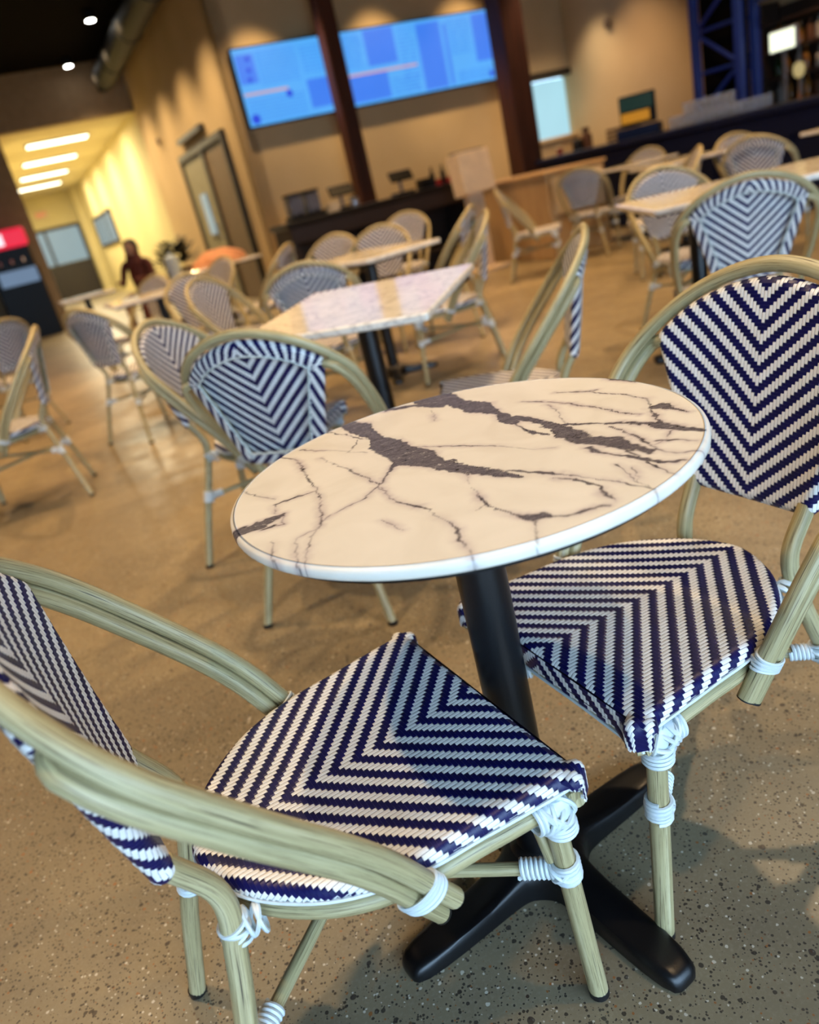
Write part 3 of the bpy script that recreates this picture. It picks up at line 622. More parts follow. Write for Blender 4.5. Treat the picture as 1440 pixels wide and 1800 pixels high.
# ------------------------------------------------------------------ the near round table
TC = Vector((0.081, 0.937, 0)); TR = 0.305
VEINS=[[[-0.1499,0.2746,0.0106],[-0.1269,0.2226,0.0222],[-0.1079,0.1576,0.0091],[-0.0939,0.1096,0.0236],[-0.0769,0.0626,0.0234],[-0.0559,0.0196,0.0291],[-0.0329,-0.0254,0.0129],[-0.0099,-0.0564,0.013],[0.0081,-0.0834,0.0105],[0.0331,-0.1114,0.0103],[0.0561,-0.1384,0.0024]],
[[-0.0559,0.0196,0.0291],[-0.0759,0.0146,0.0167],[-0.0889,0.0026,0.0048],[-0.1029,-0.0354,0.0031],[-0.1109,-0.0554,0.0025],[-0.1279,-0.0814,0.0027],[-0.1549,-0.0984,0.0015],[-0.1809,-0.1204,0.0005],[-0.1919,-0.1544,0.0015],[-0.1989,-0.1974,0.002],[-0.1989,-0.2394,0.0019]],
[[-0.0269,0.3086,0.0108],[0.0061,0.2766,0.0362],[0.0341,0.2286,0.0154],[0.0591,0.1736,0.023],[0.0761,0.1236,0.0067],[0.0841,0.0836,0.013],[0.0891,0.0416,0.0016],[0.1031,-0.0044,0.0053],[0.1161,-0.0234,0.0028]],
[[0.0851,0.0916,0.0088],[0.1161,0.0486,0.0067],[0.1321,-0.0014,0.0076],[0.1371,-0.0334,0.0179],[0.1481,-0.0694,0.0119],[0.1681,-0.0904,0.0167],[0.1821,-0.1234,0.0098],[0.1951,-0.1544,0.0065]],
[[-0.0769,0.2866,0.0097],[-0.0299,0.2756,0.0092],[0.0111,0.2246,0.0066]],
[[0.1211,0.0136,0.0131],[0.1461,-0.0004,0.0054],[0.1741,-0.0164,0.004],[0.2031,-0.0424,0.0066],[0.2281,-0.0704,0.007],[0.2361,-0.0834,0.0138],[0.2481,-0.1064,0.0109],[0.2671,-0.1304,0.0076]],
[[0.2641,0.0266,0.0018],[0.2511,-0.0174,0.0048],[0.2421,-0.0524,0.0038],[0.2361,-0.0834,0.0049]],
[[0.2541,-0.0114,0.011],[0.2681,-0.0154,0.0159],[0.2731,-0.0384,0.0056],[0.2801,-0.0594,0.0032]],
[[0.1201,0.1506,0.0034],[0.1611,0.1036,0.0024],[0.1951,0.0466,0.0028],[0.2171,-0.0034,0.0028],[0.2321,-0.0264,0.0024]],
[[0.1461,0.1046,0.0016],[0.1491,0.0806,0.0011],[0.1431,0.0296,0.0012],[0.1451,0.0046,0.0014]],
[[-0.0059,-0.0864,0.0019],[-0.0059,-0.1354,0.0],[-0.0009,-0.1774,0.0058],[0.0081,-0.2094,0.0023],[0.0251,-0.2354,0.0041],[0.0441,-0.2514,0.0131],[0.0561,-0.2574,0.0042],[0.0771,-0.2624,0.0052],[0.0951,-0.2604,0.0038],[0.1091,-0.2624,0.0037]],
[[0.0441,-0.2514,0.0064],[0.0361,-0.2734,0.0],[0.0261,-0.3014,0.0032],[0.0181,-0.3204,0.0025]],
[[-0.1109,-0.0554,0.0018],[-0.0989,-0.1014,0.0011],[-0.0809,-0.1354,0.0027],[-0.0619,-0.1584,0.0034],[-0.0479,-0.1984,0.0007],[-0.0389,-0.2324,0.0031],[-0.0389,-0.2544,0.0034],[-0.0349,-0.2824,0.0003],[-0.0309,-0.3114,0.0021]],
[[-0.1889,0.1176,0.0008],[-0.1629,0.0656,0.0011],[-0.1339,0.0076,0.0033],[-0.1109,-0.0434,0.0015]],
[[-0.2479,0.1716,0.0038],[-0.2209,0.1256,0.0017],[-0.2079,0.0616,0.003],[-0.1909,-0.0064,0.0022],[-0.1859,-0.0484,0.0019],[-0.1819,-0.1094,0.0024],[-0.1839,-0.1394,0.0035],[-0.2089,-0.1544,0.0009],[-0.2109,-0.1904,0.0019],[-0.2069,-0.2314,0.0025]],
[[-0.1909,-0.0174,0.0037],[-0.2189,-0.0204,0.0054],[-0.2439,-0.0284,0.0034],[-0.2399,-0.0614,0.0]],
[[-0.2909,-0.0954,0.0204],[-0.2769,-0.0914,0.0176],[-0.2599,-0.0884,0.0209],[-0.2429,-0.0764,0.0122],[-0.2319,-0.0684,0.0061]],
[[-0.2579,-0.1054,0.0018],[-0.2409,-0.0994,0.005],[-0.2279,-0.1024,0.0015],[-0.2319,-0.0714,0.0003]],
[[-0.2959,0.0586,0.0019],[-0.2799,0.0306,0.0022],[-0.2459,-0.0084,0.0008]],
[[0.0131,-0.0804,0.0054],[0.0531,-0.1164,0.0053],[0.0861,-0.1504,0.0052],[0.1161,-0.1844,0.0015],[0.1421,-0.2214,0.0035],[0.1601,-0.2524,0.0034]],
[[0.0831,-0.1624,0.0026],[0.1041,-0.1864,0.0048],[0.1181,-0.2154,0.0038],[0.1171,-0.2404,0.0063],[0.1181,-0.2564,0.0003]],
[[-0.0519,0.0636,0.003],[0.0111,0.0156,0.002],[0.0441,-0.0114,0.0018],[0.0811,-0.0524,0.0009],[0.1081,-0.0704,0.0014]],
[[0.1401,-0.0964,0.0065],[0.1561,-0.1364,0.0055],[0.1761,-0.1614,0.0061],[0.1931,-0.1904,0.0062],[0.2121,-0.1994,0.0034]],
[[0.1881,-0.0454,0.0035],[0.1961,-0.0844,0.0045],[0.2031,-0.1124,0.0041],[0.2031,-0.1544,0.0037],[0.2171,-0.1784,0.002],[0.2421,-0.1854,0.0023]],
[[0.1641,-0.1014,0.0041],[0.1751,-0.1314,0.0038],[0.1811,-0.1684,0.0039],[0.1841,-0.2014,0.0036],[0.1911,-0.2294,0.0006]],
[[0.1541,-0.1664,0.0018],[0.1531,-0.2124,0.002],[0.1601,-0.2604,0.0004]],
[[0.1631,-0.1854,0.001],[0.1551,-0.2254,0.0002]],
[[0.2141,-0.1284,0.0042],[0.2341,-0.1384,0.0029],[0.2471,-0.1564,0.0026]],
[[0.2401,-0.1064,0.0017],[0.2251,-0.1304,0.0009],[0.2091,-0.1384,0.0006]],
[[-0.2179,0.1836,0.0028],[-0.1679,0.1376,0.0013],[-0.1209,0.0896,0.0018]],
[[-0.1789,0.2476,0.0046],[-0.1509,0.2036,0.003],[-0.1039,0.1306,0.003]],
[[-0.1319,0.1596,0.0026],[-0.1379,0.1286,0.0019],[-0.1469,0.1096,0.0011]],
[[-0.0099,0.2216,0.0009],[-0.0129,0.1616,0.0009]],
[[-0.1149,-0.1614,0.0013],[-0.0909,-0.2014,0.0005]],
[[0.1721,0.1536,0.0028],[0.2081,0.1206,0.0034],[0.2431,0.0696,0.003],[0.2621,0.0286,0.0033]],
[[0.2531,0.1576,0.0059],[0.2781,0.1096,0.0043]],
[[-0.0239,-0.0284,0.0071],[-0.0119,-0.0244,0.0032],[-0.0009,-0.0564,0.0035],[-0.0039,-0.0874,0.0054],[-0.0159,-0.0654,0.0034]],
[[0.2081,0.1206,0.0029],[0.2231,0.1186,0.0028]],
[[-0.2399,-0.1464,0.0001],[-0.2329,-0.2044,0.0016]],
[[-0.0119,-0.1964,0.0011],[0.0011,-0.1894,0.0011]]]
def tabletop_round():
    n = 150; g = 2*n+1; lin = np.linspace(-1, 1, g)
    # disc grid by concentric square map
    a, b = np.meshgrid(lin, lin); r = np.maximum(abs(a), abs(b)); m = np.where(r == 0, 1, np.hypot(a, b)); k = r/m
    x = a*k*(TR-.006); y = b*k*(TR-.006)
    V = np.c_[x.ravel(), y.ravel(), np.full(g*g, .75)]
    I = np.arange(g*g).reshape(g, g); F = np.stack([I[:-1, :-1], I[:-1, 1:], I[1:, 1:], I[1:, :-1]], -1).reshape(-1, 4)
    ring = np.concatenate([I[0, :-1], I[:-1, -1], I[-1, :0:-1], I[:0:-1, 0]])
    verts = [V]; faces = [F]; prev = ring; nb = len(V); dirs = V[ring][:, :2]/np.linalg.norm(V[ring][:, :2], axis=1)[:, None]
    for rr, zz in ((TR-.0035, .7495), (TR-.001, .7478), (TR, .7455), (TR+.0003, .742), (TR, .7385), (TR-.002, .736), (TR-.006, .735), (.1, .735)):
        q = np.c_[dirs*rr, np.full(len(ring), zz)]; verts.append(q); idx = np.arange(nb, nb+len(ring)); nb += len(ring)
        faces.append(np.stack([prev, np.roll(prev, -1), np.roll(idx, -1), idx], -1)); prev = idx
    V = np.vstack(verts); F = np.vstack(faces)
    me = bpy.data.meshes.new('tabletop'); me.vertices.add(len(V)); me.vertices.foreach_set('co', V.ravel())
    me.loops.add(len(F)*4); me.loops.foreach_set('vertex_index', F.ravel().astype(np.int32)); me.polygons.add(len(F))
    me.polygons.foreach_set('loop_start', np.arange(0, len(F)*4, 4, dtype=np.int32)); me.update(calc_edges=True); me.validate()
    me.polygons.foreach_set('use_smooth', [True]*len(F))
    # veins: distance to hand-placed poly-lines in the plane of the top, edges roughened by value noise
    P = V[:, :2].copy()
    rng = np.random.RandomState(3)
    def vnoise(p, s):
        G = rng.rand(64, 64); q = p*s+17.3; i = np.floor(q).astype(int); f = q-i; f = f*f*(3-2*f); i %= 63
        return (G[i[:, 0], i[:, 1]]*(1-f[:, 0])+G[i[:, 0]+1, i[:, 1]]*f[:, 0])*(1-f[:, 1])+(G[i[:, 0], i[:, 1]+1]*(1-f[:, 0])+G[i[:, 0]+1, i[:, 1]+1]*f[:, 0])*f[:, 1]
    warp = np.c_[vnoise(P, 45)-.5, vnoise(P+3.1, 45)-.5]*.005+np.c_[vnoise(P, 160)-.5, vnoise(P+5.7, 160)-.5]*.004
    Q = P+warp; rag = (vnoise(P, 220)-.5)*.0035+(vnoise(P, 90)-.5)*.004
    sd = np.full(len(P), 9.0)
    for li, L in enumerate(VEINS):
        for (x0, y0, w0), (x1, y1, w1) in zip(L[:-1], L[1:]):
            A = np.array([x0, y0]); D = np.array([x1-x0, y1-y0]); t = np.clip(((Q-A)@D)/(D@D+1e-12), 0, 1)
            d = np.linalg.norm(Q-A-t[:, None]*D, axis=1); w = (w0+(w1-w0)*t)/2
            wk = w*np.clip(.5+w/.0055, .5, 1.2)*(1.6 if li < 4 and li != 1 else 1.0); sd = np.minimum(sd, d-wk-rag*np.clip(w/.004, .12, 1))
    vein = np.clip(.5-sd/.0016, 0, 1); halo = np.clip(1-np.clip(sd, 0, None)/.014, 0, 1)**2*np.clip(.35+2.2*(vnoise(P, 26)-.3), .1, 1); core = np.clip((-sd-.0007)/.0012, 0, 1)
    thin = np.clip(.45+.9*(vnoise(P, 30)), .4, 1); vein = np.where(sd > -.0012, vein*thin, vein)
    for nm, arr in (('vein', vein), ('halo', halo), ('core', core)):
        at_ = me.attributes.new(nm, 'FLOAT', 'POINT'); at_.data.foreach_set('value', arr.astype(np.float32))
    me.update(); return me
def cross_base(arm=.292, w=.0325):
    nph = 240; vs = []; fs = []; prof = [(1.0, 0.0), (1.0, .35), (.99, .62), (.965, .82), (.91, .95), (.80, 1.0), (.5, 1.0), (.25, 1.0), (.08, 1.0)]
    for u, hh in prof:
        for i in range(nph):
            a = 2*PI*i/nph; q = (a+PI/4) % (PI/2)-PI/4
            s_ = abs(math.sin(q))+1e-4; c_ = math.cos(q)
            r1 = w/s_; r2 = arm
            R = (r1**-6+r2**-6)**(-1/6)          # rounded tip
            r45 = w/math.sin(PI/4); R = max(R, 0); R = (R**6+(r45*1.5)**6)**(1/6) if R < .2 else R
            r = R*u; top = .040+.03*math.exp(-(r/.085)**2) - .008*(r/arm)
            vs.append((r*math.cos(a), r*math.sin(a), .004+hh*(top-.004)))
    for j in range(len(prof)-1):
        for i in range(nph): fs.append((j*nph+i, j*nph+(i+1) % nph, (j+1)*nph+(i+1) % nph, (j+1)*nph+i))
    fs.append(tuple((len(prof)-1)*nph+i for i in range(nph))); fs.append(tuple(range(nph-1, -1, -1)))
    return MB().add(vs, fs)
PEDB = None
def pedestal(parent, ang, arm=.285):
    b = cross_base(arm).obj('base', M['iron'], parent); b.rotation_euler = (0, 0, ang)
    MB().lathe([(.05, .05), (.046, .062), (.0353, .07), (.0353, .705), (.055, .715), (.06, .7255)], (-.005, 0, 0), 40).obj('column', M['iron'], parent)
    for k in range(4):
        a = ang+k*PI/2
        MB().lathe([(.012, 0), (.013, .002), (.013, .006)], (arm*.9*math.cos(a), arm*.9*math.sin(a), 0), 12).obj('glide', M['cap'], parent)
t1 = thing('round_table', 'round marble-patterned cafe table with dark veins on a black pedestal in the foreground', 'table', TC)
top = link('tabletop', tabletop_round(), M['marble1'], t1)
MB().lathe([(.290, .7345), (.293, .734), (.293, .7275), (.285, .7255), (0.0, .7255)], n=64).obj('underside_plate', M['black'], t1)
pedestal(t1, math.radians(28.5))
# ------------------------------------------------------------------ rectangular tables
def KT(tilt, o):
    for ch in o.children:
        if tilt: ch.rotation_euler = tilt; ch.location = (Vector((0, 0, .737))-Euler(tilt).to_matrix() @ Vector((0, 0, .737)))+Vector((0, 0, .006))
def rect_table(x, y, a, L, Wd, label, group='square marble tables across the room', tilt=None):
    o = thing('cafe_table', label, 'table', (x, y, 0), math.radians(a), group)
    MB().box((0, 0, .737), (L, Wd, .026), .006).obj('tabletop', M['marble'], o, smooth=False)
    tp = KT(tilt, o)
    MB().box((0, 0, .72), (L-.04, Wd-.04, .008)).obj('underside_plate', M['black'], o, smooth=False)
    if L > 1.0:
        for sx in (-1, 1):
            for k in (0, 1): MB().box((sx*(L/2-.28), 0, .02), (.5 if k else .06, .06 if k else .56, .04), .012).obj('foot', M['iron'], o, smooth=False)
            MB().lathe([(.05, .03), (.0375, .05), (.0375, .70), (.06, .716)], (sx*(L/2-.28), 0, 0), 24).obj('column', M['iron'], o)
    else: pedestal(o, math.radians(45), .27)
rect_table(.012, 2.66, -20.8, .65, .74, 'marble table right behind the rear-facing chair, reflecting the blue screens', tilt=(.036, .012, 0))
rect_table(.13, 4.82, 44, .66, .60, 'smaller-looking marble table second in line behind the lavender one', tilt=(.018, .02, 0))
rect_table(1.93, 3.60, -7, 1.2, .74, 'long marble table at the right behind the light blue chair back')
rect_table(-1.50, 6.35, 22, .8, .7, 'marble table left of centre with a yellowish lit edge')
rect_table(-3.0, 9.3, 22, .6, .6, 'far left marble table before the hall opening')
rect_table(3.0, 7.0, 10, .6, .7, 'far right marble table near the navy bar, left of the rear-facing chair')
rect_table(3.15, 8.45, 22, .6, .6, 'far marble table between the plywood cabinet and the bar')
rect_table(-1.39, 9.0, 22, .8, .7, 'far marble table in front of the dark double door')
rect_table(4.2, 6.2, 22, .8, .7, 'marble table cut by the right edge near the bar')

# ------------------------------------------------------------------ the bistro armchair (front = +x)
ZS = .419
HOOP = np.array([[-.297, 0, .848], [-.28, .137, .812], [-.215, .229, .728], [-.135, .245, .629], [-.032, .233, .494], [.035, .211, .370]])
def hoop_half(n=9):
    P = np.vstack([HOOP[1]*[1, -1, 1], HOOP]); c = cr(P, n); k = np.argmin(abs(c[:, 1])+(np.arange(len(c)) < 3)*9); return c[n:]
HH = hoop_half(); HH[-1] += (HH[-1]-HH[-2])*1.6
SEAT = cr([(.236, .202), (.227, .2145), (.15, .210), (.095, .205), (.03, .200), (-.04, .182), (-.10, .146), (-.155, .085), (-.184, 0), (-.155, -.085), (-.10, -.146), (-.04, -.182), (.03, -.200), (.095, -.205), (.15, -.210), (.227, -.2145), (.236, -.202), (.235, -.1), (.236, 0), (.235, .1)], 8, True)
def pxs(y, z): return -.208-(z-.5)*.21+.8*y*y
PAN = [(0, .834), (.07, .823), (.13, .799), (.168, .772), (.190, .748), (.188, .727), (.166, .66), (.142, .585), (.121, .512), (.108, .497), (.05, .491)]
PAN = cr(PAN+[(-y, z) for y, z in PAN[::-1] if y > 0]+[], 6, True)
def inset(P, d):
    T = np.roll(P, -1, 0)-np.roll(P, 1, 0); T /= np.linalg.norm(T, axis=1)[:, None]; N = np.c_[T[:, 1], -T[:, 0]]
    A = .5*np.sum(P[:, 0]*np.roll(P[:, 1], -1)-np.roll(P[:, 0], -1)*P[:, 1])
    return P-N*d*(1 if A > 0 else -1)
def inside(P, Q):
    x, y = Q[:, 0], Q[:, 1]; c = np.zeros(len(Q), bool)
    for (x0, y0), (x1, y1) in zip(P, np.roll(P, -1, 0)):
        m = ((y0 > y) != (y1 > y)) & (x < (x1-x0)*(y-y0)/(y1-y0+1e-12)+x0); c ^= m
    return c
def nearest(P, Q):
    A = P; B = np.roll(P, -1, 0); best = np.full(len(Q), 9e9); pt = np.zeros_like(Q)
    for a, b in zip(A, B):
        d = b-a; t = np.clip(((Q-a)@d)/(d@d+1e-15), 0, 1); p = a+t[:, None]*d; r = ((Q-p)**2).sum(1); m = r < best
        best[m] = r[m]; pt[m] = p[m]
    return pt, np.sqrt(best)
def weave(poly_in, cw, ch, ext, mapper, b0, thick=.0009):
    """poly_in: inset outline in sheet coords (a across, b along). Returns two MB: white (along b) and navy (along a)."""
    A = abs(poly_in[:, 0]).max()+ext+cw; b_lo = poly_in[:, 1].min()-ext-ch; b_hi = poly_in[:, 1].max()+ext+ch
    nc = int(A/cw)+1; nr = int((b_hi-b_lo)/ch)+1
    out = []
    for kind in (0, 1):
        pts = []; hgt = []; quads = []; nb = 0
        if kind == 0:
            for i in range(-nc, nc+1):
                a = i*cw; h = cw*.462; rows = []
                for j in range(nr):
                    up = ((j-abs(i)) % 6) < 3; prv = ((j-1-abs(i)) % 6) < 3; nxt = ((j+1-abs(i)) % 6) < 3; sgn = 1 if up else -1
                    if prv != up: rows += [(b_lo+j*ch, 0.0), (b_lo+(j+.15)*ch, sgn*.9)]
                    rows.append((b_lo+(j+.5)*ch, sgn))
                    if nxt != up: rows.append((b_lo+(j+.85)*ch, sgn*.9))
                for (b, s_) in rows:
                    for q, cr_ in ((-h, -.35), (0, .25), (h, -.35)): pts.append((a+q, b)); hgt.append(s_*thick+cr_*thick)
                m = len(rows)
                for k in range(m-1):
                    for q in (0, 1): quads.append((nb+k*3+q, nb+k*3+q+1, nb+(k+1)*3+q+1, nb+(k+1)*3+q))
                nb += m*3
        else:
            for j in range(nr):
                b = b_lo+(j+.5)*ch; h = ch*.495; rows = []
                for i in range(-nc, nc+1):
                    dn = ((j-abs(i)) % 6) < 3; prv = ((j-abs(i-1)) % 6) < 3; nxt = ((j-abs(i+1)) % 6) < 3; sgn = -1 if dn else 1
                    if prv != dn: rows += [((i-.5)*cw, 0.0), ((i-.34)*cw, sgn*.9)]
                    rows.append((i*cw, sgn))
                    if nxt != dn: rows.append(((i+.34)*cw, sgn*.9))
                for (a, s_) in rows:
                    for q in (-h, h): pts.append((a, b+q)); hgt.append(s_*thick)
                m = len(rows)
                for k in range(m-1): quads.append((nb+k*2, nb+k*2+1, nb+(k+1)*2+1, nb+(k+1)*2))
                nb += m*2
        pts = np.array(pts); hgt = np.array(hgt); quads = np.array(quads)
        ins = inside(poly_in, pts); npt, d = nearest(poly_in, pts); d = np.where(ins, 0, d)
        X, lim = mapper(pts, npt, d, hgt)
        ok = (d <= lim); keep = ok[quads].all(1); quads = quads[keep]; used = np.unique(quads); rm = np.full(len(pts), -1); rm[used] = np.arange(len(used))
        mb = MB(); mb.v = [tuple(p) for p in X[used]]; mb.f = [tuple(q) for q in rm[quads]]; mb.uv = [[(0, 0)]*4]*len(mb.f); mb.mi = [0]*len(mb.f)
        out.append(mb)
    return out
RS = .012
def seat_map(p, q, d, h):
    # sheet coords (a=y, b=x); flat inside, rolls over the edge, then hangs
    n = p-q; L = np.linalg.norm(n, axis=1); n = np.where(L[:, None] > 1e-9, n/(L[:, None]+1e-12), 0)
    ang = np.clip(d/RS, 0, PI/2); rest = np.clip(d-RS*PI/2, 0, None)
    lat = (RS+h)*np.sin(ang); ver = RS-(RS+h)*np.cos(ang); base = np.where((d > 0)[:, None], q, p)
    X = np.empty((len(p), 3)); X[:, 1] = base[:, 0]+n[:, 0]*lat; X[:, 0] = base[:, 1]+n[:, 1]*lat
    X[:, 2] = ZS-ver-rest
    r2 = (base[:, 0]/.2)**2; X[:, 2] -= .004*(1-r2)*np.clip(1-((base[:, 1]-.02)/.2)**2, 0, 1)
    lim = RS*PI/2+.006+.024*np.clip((n[:, 1]-.12)/.2, 0, 1)*np.clip((q[:, 1]-.2)/.02, 0, 1)
    return X, lim
RP = .0135
def pan_map(p, q, d, h):
    n = p-q; L = np.linalg.norm(n, axis=1); n = np.where(L[:, None] > 1e-9, n/(L[:, None]+1e-12), 0)
    base = np.where((d > 0)[:, None], q, p); y = base[:, 0]; z = base[:, 1]
    N = np.c_[np.ones(len(p)), -1.6*y, np.full(len(p), .21)]; N /= np.linalg.norm(N, axis=1)[:, None]
    S = np.c_[pxs(y, z), y, z]
    T = np.c_[-.21*n[:, 1]+1.6*y*n[:, 0], n[:, 0], n[:, 1]]; T /= np.linalg.norm(T, axis=1)[:, None]+1e-12
    ang = np.clip(d/RP, 0, PI); back = np.clip(d-RP*PI, 0, None)
    lat = (RP+h)*np.sin(ang)-back; dep = RP-(RP+h)*np.cos(ang)
    return S+T*lat[:, None]-N*dep[:, None], np.full(len(p), RP*PI+.024)
def coil(mb, p0, p1, R, turns, cr_=.0030, seg=14):
    p0 = Vector(p0); p1 = Vector(p1); ax = (p1-p0).normalized(); a = ax.orthogonal().normalized(); b = ax.cross(a); n = int(turns*seg); P = []
    for i in range(n+1):
        t = i/n; an = 2*PI*turns*t; P.append(p0.lerp(p1, t)+a*math.cos(an)*R+b*math.sin(an)*R)
    mb.tube(P, cr_, 6)
def ring(mb, c, ax, R, cr_=.0029, sq=1.0, n=24, up=None):
    ax = Vector(ax).normalized(); a = (Vector(up)-ax*Vector(up).dot(ax)).normalized() if up is not None else ax.orthogonal().normalized(); b = ax.cross(a)
    mb.tube([Vector(c)+a*math.cos(2*PI*i/n)*R*sq+b*math.sin(2*PI*i/n)*R for i in range(n)], cr_, 6, closed=True)
def build_chair():
    o = thing('bistro_armchair', 'x', 'chair', (0, 0, 0), 0, 'bistro armchairs')
    # seat
    sp = inset(SEAT, RS); st = MB()
    pi_ = inset(SEAT, .010); vs = [(x, y, z) for z in (ZS-.005, ZS-.03) for x, y in pi_]; m = len(pi_)
    st.add(vs, [tuple(range(m)), tuple(range(2*m-1, m-1, -1))]+[(i, m+i, m+(i+1) % m, (i+1) % m) for i in range(m)])
    st = st.obj('seat', M['navy'], o)
    wh, nv = weave(np.c_[sp[:, 1], sp[:, 0]], .0062, .00567, .045, seat_map, 0)
    wh.obj('white_strand', M['white'], st, kind='stuff'); nv.obj('navy_strand', M['navy'], st, kind='stuff')
    e = inset(SEAT, -.0005); pz = ZS-RS-.0075
    MB().tube([(x, y, pz-.024*min(1, max(0, (x-.226)/.008))) for x, y in e], .0028, 6, closed=True).obj('piping', M['cord'], st)
    rail = inset(SEAT, .0125); zr = ZS-.042
    MB().tube([(x, y, zr) for x, y in rail], .0125, 14, closed=True).obj('seat_rail', M['tube'], o)
    # legs
    ff, ft, rf, bd, pb = [np.array(v) for v in ((.221, .191, 0), (.198, .197, .388), (-.266, .199, 0), (-.174, .107, .398), (-.2115, .1085, .50))]
    mir = np.array([1, -1, 1])
    for s_ in (1, -1):
        k = mir if s_ < 0 else np.ones(3)
        l = MB().tube(np.array([ff+[0, 0, .006], (ff+ft)/2, ft])*k, .0138, 16).obj('leg', M['tube'], o); MB().lathe([(.0125, 0), (.0144, .002), (.0144, .012), (.0138, .0125)], tuple(ff*k), 18).obj('foot_cap', M['cap'], l)
        P = cr([rf+[0, 0, .006], rf*.5+bd*.5+[-.004, .0, 0], rf*.12+bd*.88, bd+[.0, -.002, .035], pb+[0, 0, .01]], 7)*k
        l = MB().tube(P, .0134, 16).obj('leg', M['tube'], o); MB().lathe([(.0125, 0), (.0142, .002), (.0142, .012), (.0134, .0125)], tuple(rf*k), 18).obj('foot_cap', M['cap'], l)
    # back frame inside the rim of the backrest
    ip = inset(PAN, RP); Sx = [(pxs(y, z), y, z) for y, z in ip]; Nn = [Vector((1, -1.6*y, .21)).normalized() for y, z in ip]
    MB().tube([Vector(a)-b*RP for a, b in zip(Sx, Nn)], .0112, 10, closed=True).obj('back_frame', M['tube'], o)
    bk = MB(); 
    hp = inset(PAN, RP+.004); mm = len(hp)
    wh, nv = weave(ip, .0060, .0052, .075, pan_map, 0)
    br_ = nv.obj('backrest', M['navy'], o)
    wh.obj('white_strand', M['white'], br_, kind='stuff')
    br_['kind'] = 'stuff'
    ep = inset(PAN, RP+.0235)
    MB().tube([Vector((pxs(y, z), y, z))-Vector((1, -1.6*y, .21)).normalized()*(2*RP-.0008) for y, z in ep], .0030, 6, closed=True).obj('piping', M['pipe'], br_)
    # outer hoop with the arms, and the second tube under each arm
    full = np.vstack([HH[::-1][:-1]*[1, -1, 1], HH])
    hp_ = MB().tube(full, .0125, 16).obj('arm_hoop', M['tube'], o)
    T = np.gradient(HH, axis=0); T /= np.linalg.norm(T, axis=1)[:, None]
    D = np.cross(T, [0, 1, 0]); D /= np.linalg.norm(D, axis=1)[:, None]; D = np.where((D[:, 2] > 0)[:, None], -D, D); D[:, 1] -= .22; D /= np.linalg.norm(D, axis=1)[:, None]
    k0 = 17
    low = HH[k0:]+D[k0:]*.0238
    low = np.vstack([cr([(-.249, .172, .738), (-.243, .184, .736), low[0]+(low[0]-low[3])*.15], 5)[:-1], low])
    low[-1] += (low[-1]-low[-2])*.15
    for s_ in (1, -1):
        k = mir if s_ < 0 else np.ones(3)
        lo = MB().tube(low*k, .0118, 14).obj('lower_arm_tube', M['tube'], o)
        for P, par in ((HH[-2:], hp_), (low[-2:], lo)):
            P = P*k; d = (P[1]-P[0])/np.linalg.norm(P[1]-P[0]); MB().tube([P[1]-d*.001, P[1]+d*.002, P[1]+d*.0032], [.0124, .0124, .010], 16).obj('end_cap', M['cap'], par)
    # stretchers crossing under the seat, and the arch under the front rail
    tf = lambda z: ff+(ft-ff)*z/.388
    tr = lambda z: rf+(bd-rf)*z/.398
    for s_, z in ((1, .247), (-1, .262)):
        a = tf(z)*[1, s_, 1]; b = tr(z)*[1, -s_, 1]
        MB().tube([a, (a+b)/2, b], .0088, 12).obj('stretcher', M['tube'], o)
        w = MB(); dd = (b-a)/np.linalg.norm(b-a)
        up = ((ft-ff)/.39)*[1, s_, 1]; ur = ((bd-rf)/.41)*[1, -s_, 1]
        coil(w, a-up*.0165, a+up*.0165, .0164, 5, .0033); coil(w, a+dd*.017, a+dd*.060, .0114, 7, .0031)
        ring(w, a+dd*.006, up*.8+dd*.6, .0185); ring(w, a+dd*.006, up*.8-dd*.6, .0185); w.obj('binding', M['cord'], o)
        w = MB(); coil(w, b-ur*.019, b+ur*.019, .0162, 6, .0032); coil(w, b-dd*.015, b-dd*.052, .0114, 6, .0031); ring(w, b-dd*.006, ur*.8+dd*.6, .018); ring(w, b-dd*.006, ur*.8-dd*.6, .018); w.obj('binding', M['cord'], o)
    A = [tf(.275)+[-.012, -.012, 0], tf(.31)+[-.012, -.022, 0], (.196, .140, .350), (.198, .085, .366), (.198, 0, .367)]
    arch = np.vstack([cr(np.array(A), 6), (cr(np.array(A), 6)*mir)[::-1][1:]]); MB().tube(arch, .0075, 10).obj('front_arch', M['tube'], o)
    # white cord bindings at the joints
    for s_ in (1, -1):
        k = mir if s_ < 0 else np.ones(3)
        w = MB(); c = np.array((.203, .2025, zr-.003))*k           # front corner
        for q, (ax, off, R, sq) in enumerate([((1, 0, 0), (-.030, 0, 0), .0158, 1), ((1, 0, 0), (-.0245, 0, 0), .0160, 1), ((1, 0, .45), (-.017, 0, 0), .0172, 1.1), ((1, 0, -.45), (-.017, 0, -.002), .0172, 1.1), ((1, 0, .9), (-.009, 0, -.004), .0185, 1.1), ((1, 0, -.9), (-.009, 0, -.004), .0185, 1.1),
                                             ((.35, 0, 1), (-.002, 0, -.012), .0180, 1.1), ((-.35, 0, 1), (-.002, 0, -.012), .0180, 1.1), ((0, 0, 1), (.000, 0, -.022), .0168, 1), ((0, 0, 1), (.0005, 0, -.0275), .0166, 1), ((0, 0, 1), (.001, 0, -.033), .0164, 1), ((0, 1, .5), (.0, -.012*s_, -.004), .0175, 1), ((0, 1, -.5), (.0, -.012*s_, -.004), .0175, 1), ((0, 1, 0), (.0, -.024*s_, 0), .016, 1), ((.7, s_*.7, .3), (.0, 0, -.002), .0195, 1), ((.7, -s_*.7, .3), (0, 0, -.002), .0195, 1)]):
